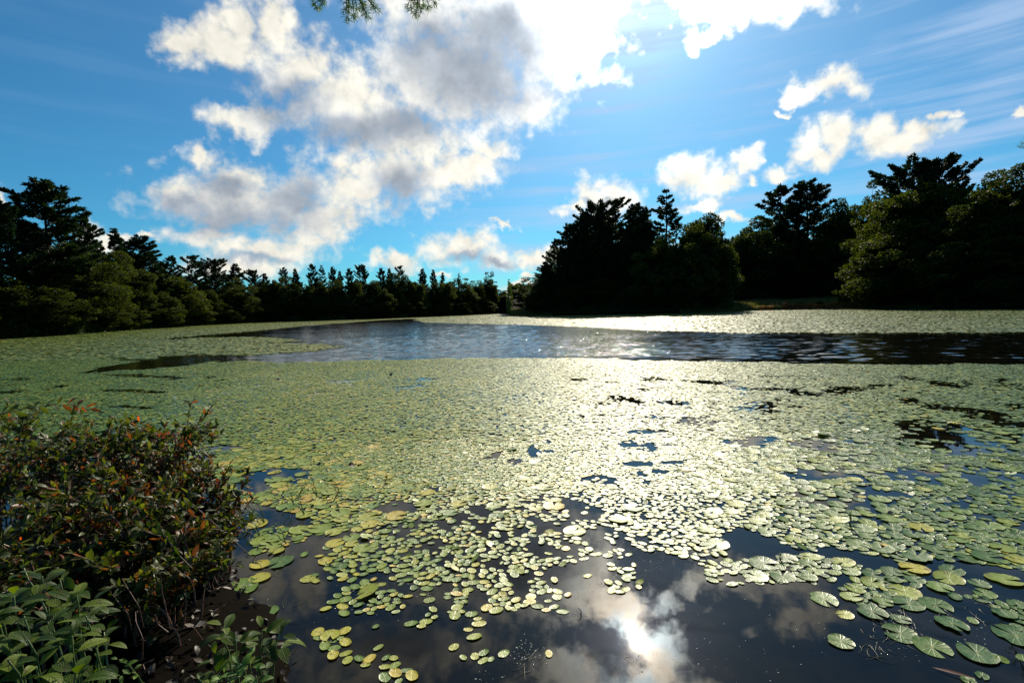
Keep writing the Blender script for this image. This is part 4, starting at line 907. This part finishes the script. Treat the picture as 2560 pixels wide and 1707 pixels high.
twig('small leafy twig held up over the left edge of the shrubs', [(-60, 1090), (0, 1050), (35, 1040)], [3.3] * 3, 10, .05, .3, 8, .003)
# broken branch stubs at the right end of the shrubs
def stub(label, p0, p1, dep, r_, seed, name='broken_branch', mat=None, cat='branch'):
    g = np.random.default_rng(seed); a_ = at(*p0, dep); b_ = at(*p1, dep + .05); s_ = np.linspace(0, 1, 8)[:, None]
    P = (b_ - a_) * s_ + g.normal(0, r_ * .12, (8, 3)); bg_ = Bag(); tube(bg_, P, r_ * (1 - .25 * s_[:, 0]) * g.uniform(.9, 1.1, 8), 9)
    return tag(link(name, bg_.mesh(name, mat or M_dead, True), loc=tuple(a_)), label, cat)
stub('pale grey broken branch stub sticking up at the right end of the shrubs', (470, 1215), (527, 1150), 4.2, .035, 1)
stub('black stick lying over the pads right of the broken stub', (500, 1212), (563, 1200), 4.4, .016, 2, mat=M_brownleaf)
stub('second black stick just above, touching the shrub', (490, 1188), (530, 1178), 4.5, .014, 3, mat=M_brownleaf)
# thin sticks in the shade
for k_, (lb, pts, dep) in enumerate([('thin dead stick standing in the shaded water below the shrubs', [(425, 1570), (405, 1480), (402, 1440), (418, 1415)], 2.3), ('short dead stick leaning in the dark corner', [(420, 1580), (395, 1560), (388, 1535)], 2.1),
      ('long bent twig reaching right over the shaded water', [(470, 1480), (520, 1420), (560, 1370), (600, 1330)], 2.9), ('bare thin twig crossing the water right of the shrubs', [(470, 1250), (560, 1330), (640, 1400), (665, 1430)], 3.3),
      ('low bare twig lying towards the sprouts', [(490, 1330), (560, 1338), (620, 1330), (650, 1342)], 3.3)]):
    twig(lb, pts, [dep] * len(pts), 0, .01, 0, 40 + k_, .003, bare=True, name='bare_twig')
g = np.random.default_rng(404)
for k_ in range(9):
    x0, y0_ = g.uniform(230, 560), g.uniform(1470, 1700); a_ = g.uniform(-1.2, 1.2); L = g.uniform(60, 170); d0 = g.uniform(2.2, 2.8)
    twig(['bare dark twig low in the shaded corner', 'crooked dead twig lying in the shaded corner', 'thin forked dead twig under the shrubs'][k_ % 3] + [', far left one', ', near the bottom edge', ', close to the dark water'][k_ // 3],
         [(x0, y0_), (x0 + L * .35 * math.sin(a_) + 8, y0_ - L * .35), (x0 + L * .6 * math.sin(a_) - 6, y0_ - L * .7 * math.cos(a_)), (x0 + L * math.sin(a_), y0_ - L * math.cos(a_) * .9)], [d0, d0 - .03, d0, d0 + .05], 0, .01, 0, 500 + k_, g.uniform(.002, .004), bare=True, name='bare_twig')
# slim leafy stem in front of the shrubs
twig('slim diagonal stem with small pale green leaves over the shaded water', [(480, 1420), (450, 1390), (420, 1350), (395, 1310)], [2.6, 2.6, 2.6, 2.6], 9, .055, 0, 61, .003, mat=M_broad)

# broad-leaved plants in the bottom left corner
def rosette_plant(label, tops, foot, dep, seed, Lf, group=None, mat=None, n_leaf=7, name='broadleaf_plant'):
    g = np.random.default_rng(seed); f0 = gpt(foot, dep, 0.0); f0[2] = max(-.01, bank_z(f0[0], f0[1]))
    t_ = thing(name, label, 'plant', f0, group); sb = Bag(); lb = Bag()
    for (x, y, dd) in tops:
        tp = at(x, y, dd) - f0; s_ = np.linspace(0, 1, 8)[:, None]; P = tp * s_ + np.array([0, 0, 1.]) * (.15 * tp[2] * np.sin(s_ * 3.1416)) + g.normal(0, .004, (8, 3))
        P[-1] = tp; tube(sb, P, np.linspace(.005, .0025, 8), 5)
        n_ = n_leaf + g.integers(-1, 3); a_ = np.arange(n_) * 2.4 + g.uniform(0, 6); low = np.linspace(0, 1, n_)
        base = tp - np.array([0, 0, 1.]) * (low * .07)[:, None]
        el_ = np.interp(low, [0, 1], [.85, -.05]) + g.normal(0, .15, n_)
        Dd = np.stack([np.cos(a_) * np.cos(el_), np.sin(a_) * np.cos(el_), np.sin(el_)], -1)
        L = .78 * Lf * np.interp(low, [0, .5, 1], [.6, 1, .95]) * g.uniform(.85, 1.15, n_)
        leaves(lb, base + Dd * .012, Dd, unit(np.array([0, 0, 1.]) + g.normal(0, .22, (n_, 3))), L, L * g.uniform(.20, .26, n_), g.uniform(.3, 1.0, n_), g.uniform(0, 1, n_), 8)
    link('stems', sb.mesh('stems', M_stalk, True), t_); link('leaves', lb.mesh('leaves', mat or M_broad, True), t_)
    return t_
GB = 'broad-leaved plants in the bottom left corner'
rosette_plant('topmost broad-leaved plant of the bottom left corner, single rosette', [(105, 1440, 1.9)], 90, 1.9, 1, .13, GB)
rosette_plant('broad-leaved plant at the left edge with a pale veined leaf', [(35, 1490, 1.75), (10, 1560, 1.6)], 0, 1.7, 2, .12, GB)
rosette_plant('broad-leaved plant reaching right with upright top leaves', [(190, 1480, 1.85), (160, 1520, 1.8)], 160, 1.8, 3, .12, GB)
rosette_plant('low broad-leaved plant in the middle of the corner patch', [(120, 1555, 1.65), (180, 1590, 1.6), (70, 1600, 1.55)], 120, 1.6, 4, .11, GB)
rosette_plant('broad-leaved plant at the bottom edge of the corner patch', [(90, 1665, 1.5), (190, 1680, 1.5), (20, 1650, 1.45)], 90, 1.5, 5, .11, GB)
rosette_plant('small drooping broad-leaved plant under the upright rosette', [(215, 1540, 1.75), (240, 1620, 1.7)], 220, 1.7, 6, .09, GB)
rosette_plant('broad-leaved plant at the bottom, left of the dark water, tall stem', [(560, 1565, 1.95), (590, 1600, 1.9)], 550, 1.9, 7, .12, GB)
rosette_plant('broad-leaved plant tip leaning right over the dark water', [(700, 1580, 2.0), (655, 1575, 1.95)], 600, 1.9, 8, .11, GB)
rosette_plant('yellow-green leafy plant at the bottom edge below the tall stem', [(620, 1640, 1.85), (560, 1690, 1.8), (640, 1690, 1.8), (600, 1660, 1.8)], 600, 1.8, 9, .075, GB, M_sprout)
rosette_plant('small bright plant lit in the dark corner, with one orange leaf', [(345, 1475, 2.75), (300, 1490, 2.7)], 330, 2.75, 10, .06, None, M_sprout, 5)
rosette_plant('low broad-leaved plant tucked behind the corner patch', [(150, 1450, 2.2), (60, 1420, 2.2), (230, 1500, 2.1)], 130, 2.1, 12, .10, GB)
rosette_plant('dense broad-leaved plant low at the left edge of the corner patch', [(30, 1600, 1.6), (-20, 1500, 1.6), (60, 1540, 1.7)], 20, 1.6, 13, .10, GB)
rosette_plant('broad-leaved plant at the right side of the corner patch, bottom edge', [(230, 1690, 1.6), (260, 1580, 1.9), (150, 1700, 1.5)], 220, 1.7, 14, .09, GB)
rosette_plant('short broad-leaved plant just above the bottom edge under the tall stem', [(500, 1700, 1.9), (660, 1640, 1.95), (540, 1640, 2.0)], 560, 1.95, 15, .09, GB)
rosette_plant('little green plant at the bottom between the two leafy patches', [(300, 1650, 2.2), (330, 1680, 2.15)], 310, 2.2, 11, .06, None, M_sprout, 6)
for k_, (x, y, L) in enumerate([(715, 1210, .05), (740, 1235, .04), (640, 1255, .05), (625, 1290, .045), (690, 1310, .045), (775, 1190, .025), (610, 1240, .04)]):
    p = on_plane(x, y + 60); dep = (p - CAM) @ fwd
    t_ = rosette_plant(['fresh green sprout standing out of the water, tallest of the sprouts', 'fresh green sprout leaning beside the tallest sprout', 'upper sprout close to the right end of the shrubs', 'lower sprout close to the right end of the shrubs', 'sprout on the big pads below the others', 'tiny sprout farthest right of the left sprouts', 'pale sprout touching the shrub leaves'][k_],
        [(x, y, dep), (x - 8, y + 22, dep)], x + 6, dep, 70 + k_, L, 'green sprouts by the left bank', M_sprout, 7, 'water_sprout')
for k_, (x, y, L, lb) in enumerate([(2128, 1275, .04, 'thin green sprout standing between the right pads'), (1953, 1385, .022, 'tiny green sprout over the dark water right of the sun path')]):
    p = on_plane(x, y + (50 if k_ == 0 else 24)); dep = (p - CAM) @ fwd
    rosette_plant(lb, [(x, y, dep), (x + 3, y + 12, dep)], x, dep, 90 + k_, L, None, M_sprout, 5, 'water_sprout')
# half-sunken glossy leaves in the dark corner
for k_, (x, y, r_, lb) in enumerate([(295, 1612, 30, 'glossy dark green floating leaf with white shine in the dark corner'), (505, 1640, 28, 'dark green floating leaf under the tall stem'), (600, 1580, 34, 'large pale green floating leaf behind the tall stem plant')]):
    p = on_plane(x, y, .0); dep = (p - CAM) @ fwd; o = link('floating_leaf', pad_mesh(1, k_ + 2, .15), loc=(p[0], p[1], .004)); s = r_ * dep / F; o.scale = (s * 1.3, s * .8, s); tag(o, lb, 'leaf')
def litter():
    g = np.random.default_rng(3); b = Bag(); n_ = 4500; x = g.uniform(-4.5, -.6, n_); y = g.uniform(1.0, 4.3, n_); d_ = bank_d(x, y); ok = d_ > .0; x, y, d_ = x[ok], y[ok], d_[ok]; n_ = len(x)
    z = np.maximum(np.interp(d_, [-.5, 0, .25, 1.2, 5], [-.65, -.01, .09, .2, .5]), .004) + g.uniform(.0, .03, n_); L = g.uniform(.025, .07, n_)
    leaves(b, np.stack([x, y, z], -1), unit(rnd_unit(n_, g) * [1, 1, .25]), unit(g.normal(0, .35, (n_, 3)) + [0, 0, 1.]), L, L * g.uniform(.16, .3, n_), g.uniform(-.8, .8, n_), g.uniform(0, 1, n_), 3)
    return b.mesh('leaf_litter', M_litter, True)
M_litter = vein_leaf('leaf_litter', [(0, (.006, .004, .003)), (.6, (.018, .010, .006)), (.9, (.04, .022, .010)), (1, (.03, .04, .010))], (1., 1., 1.), .1, .45, .3)
tag(link('leaf_litter', litter()), 'wet dark leaf litter on the shaded bank under the shrubs', 'leaf litter', kind='stuff')
# dead stalks, flower, curled brown leaves on the carpet
def arc_stalk(label, x, y, dx, hpx, seed, nst=1, name='dead_stalk'):
    p = on_plane(x, y); dep = (p - CAM) @ fwd; pts = []
    t_ = Bag(); g = np.random.default_rng(seed)
    for k_ in range(nst):
        s_ = np.linspace(0, 1, 8); e = at(x + dx + k_ * 8, y - hpx * g.uniform(.75, 1), dep) - p
        P = np.outer(s_, e) + np.outer(np.sin(s_ * 3.1) * .25, [abs(e[2]), 0, 0]) * (1 if dx < 0 else -1); tube(t_, P, np.linspace(.0035, .0015, 8), 5)
    return tag(link(name, t_.mesh(name, M_brownleaf, True), loc=tuple(p)), label, 'stalk')
arc_stalk('bare curved dead stalk standing in the pads above the dark gap on the left', 836, 1248, -14, 50, 1, 3)
arc_stalk('dead two-stemmed stalk standing by the small sprouts', 748, 1235, -8, 48, 2, 3)
arc_stalk('thin hooked stalk on the reflected cloud left of the sun', 1452, 1535, -8, 22, 3, 1)
arc_stalk('tiny dark stalk in the bright carpet, upper middle', 1167, 1106, 6, 12, 4, 2)
p = on_plane(961, 1213); dep = (p - CAM) @ fwd
fl = thing('yellow_flower', 'small yellow ball flower on a dark stalk among the pads', 'flower', p)
b = Bag(); tp = at(966, 1196, dep) - p; tube(b, np.linspace([0, 0, 0], tp, 6), np.full(6, .004), 6); link('stalk', b.mesh('stalk', M_stalk, True), fl)
b = Bag()
for k_ in range(6):
    a_ = k_ * 1.047; s_ = np.linspace(0, 1, 6)
    leaves(b, np.array([tp]), np.array([[math.cos(a_) * .6, math.sin(a_) * .6, .8]]), np.array([[-math.cos(a_), -math.sin(a_), .7]]), np.array([.035]), np.array([.014]), np.array([-.9]), np.array([.5]), 5)
link('petals', b.mesh('petals', M_yellow, True), fl)
def curl_leaf(label, x, y, L, Wd, az_, curl, seed, lift=.01):
    p = on_plane(x, y); b = Bag(); leaves(b, np.array([[0, 0, lift]]), np.array([[math.cos(az_), math.sin(az_), .15]]), np.array([[.2, -.5, .8]]), np.array([L]), np.array([Wd]), np.array([curl]), np.array([.5]), 8)
    return tag(link('dead_leaf', b.mesh('dead_leaf', M_brownleaf, True), loc=tuple(p)), label, 'leaf')
curl_leaf('long curled red-brown leaf lying on a pad above the left drift', 940, 1326, .15, .016, .05, -.5, 1)
curl_leaf('dark curled leaf on the water left of the long red-brown one', 870, 1338, .07, .02, .5, .6, 2)
curl_leaf('dark rounded leaf lump on the yellow-green carpet', 870, 1168, .09, .035, .1, .9, 3, .03)
curl_leaf('small dark pointed leaf standing up left of the leaf lump', 793, 1168, .06, .02, 1.2, -.6, 4, .02)
curl_leaf('dark leaf on the bright carpet right of the sun path', 2068, 1144, .07, .03, .1, .8, 5, .02)
curl_leaf('dark bit of leaf in the bright carpet near the sun path', 1806, 1152, .06, .02, 2.8, .5, 6, .015)
curl_leaf('upright brown leaf far out on the left carpet', 975, 945, .13, .035, 1.5, -.9, 7, .05)
curl_leaf('small brown leaf in the left carpet, far out', 690, 952, .15, .04, .2, .7, 8, .03)
curl_leaf('pale reddish leaf floating between the right pads', 2218, 1285, .07, .014, .2, .3, 9, .01)
curl_leaf('floating brown stick-like leaf in the lower right water', 2330, 1668, .16, .009, -.7, .1, 10, .003)

# ------------------------------------------------------------------ overhanging pine behind the camera, bough ends in view
def bough(label, tufts, dep, root, seed, group='pine boughs hanging in at the top'):
    g = np.random.default_rng(seed); root = np.array(root, float); t_ = thing('pine_bough', label, 'branch', root, group); sb = Bag(); nb = Bag()
    tips = np.array([at(x, y, dep + g.normal(0, .12)) for x, y in tufts]) - root
    mid = tips.mean(0) + np.array([0, .0, .35]); s_ = np.linspace(0, 1, 14)[:, None]
    ax = mid * s_ + np.array([0, 0, .35]) * np.sin(s_ * 3.14); tube(sb, ax, np.linspace(.05, .007, 14), 6)
    Pn, Dn = [], []
    for tp in tips:
        s2 = np.linspace(0, 1, 8)[:, None]; P = mid * (1 - s2) + tp * s2 + np.array([0, 0, -.05]) * np.sin(s2 * 3.14); tube(sb, P, np.linspace(.006, .002, 8), 4)
        d_ = unit(tp - mid)
        for q_, k_ in ((1., 46), (.82, 30), (.6, 20)):
            c_ = mid * (1 - q_) + tp * q_; Pn.append(np.repeat(c_[None], k_, 0) + g.normal(0, .008, (k_, 3))); Dn.append(unit(d_ * .8 + rnd_unit(k_, g) * .9))
    for s3 in np.linspace(.55, 1, 16):
        c_ = mid * s3 + np.array([0, 0, .35]) * math.sin(s3 * 3.14); sd = g.normal(0, .28, (3, 3))
        for e in sd * np.array([.3, .3, .1]) + np.array([0, 0, .05]):
            tube(sb, np.array([c_, c_ + e * .5, c_ + e]), [.004, .003, .002], 4); Pn.append(np.repeat((c_ + e)[None], 30, 0)); Dn.append(unit(unit(e[None]) * .7 + rnd_unit(30, g)))
    Pn = np.concatenate(Pn); Dn = np.concatenate(Dn); n_ = len(Pn)
    Vv, ff = cards(Pn, Dn, rnd_unit(n_, g), g.uniform(.035, .06, n_), np.full(n_, .0018)); nb.add(Vv, [ff], np.repeat(g.uniform(.4, 1, n_), 4))
    link('branch', sb.mesh('branch', M_bark, True), t_); link('needles', nb.mesh('needles', M_needle, False), t_)
    return t_
M_needle = foliage('near_needles', [(0, (.04, .09, .02)), (1, (.09, .16, .035))], (1.6, 1.7, .7), .35)
bough('wide pine bough with several hanging needle tufts at the top edge', [(790, 8), (798, 18), (807, 4), (865, 25), (885, 36), (892, 20), (905, 14), (912, 30), (918, 38), (930, 12), (940, 22), (873, 12), (870, 44)], 3.4, (-1.6, .3, 4.9), 1)
bough('dark branch tip poking in at the right edge of the sky', [(2550, 365), (2556, 368), (2580, 366), (2600, 372), (2620, 360)], 9.0, (9.6, 8.0, 6.2), 3, None)
bough('single dense pine bough end right of the wide one at the top edge', [(1020, 12), (1032, 22), (1042, 32), (1050, 20), (1060, 10), (1072, 14), (1084, 4), (1044, 10)], 3.5, (-1.2, .3, 4.9), 2)
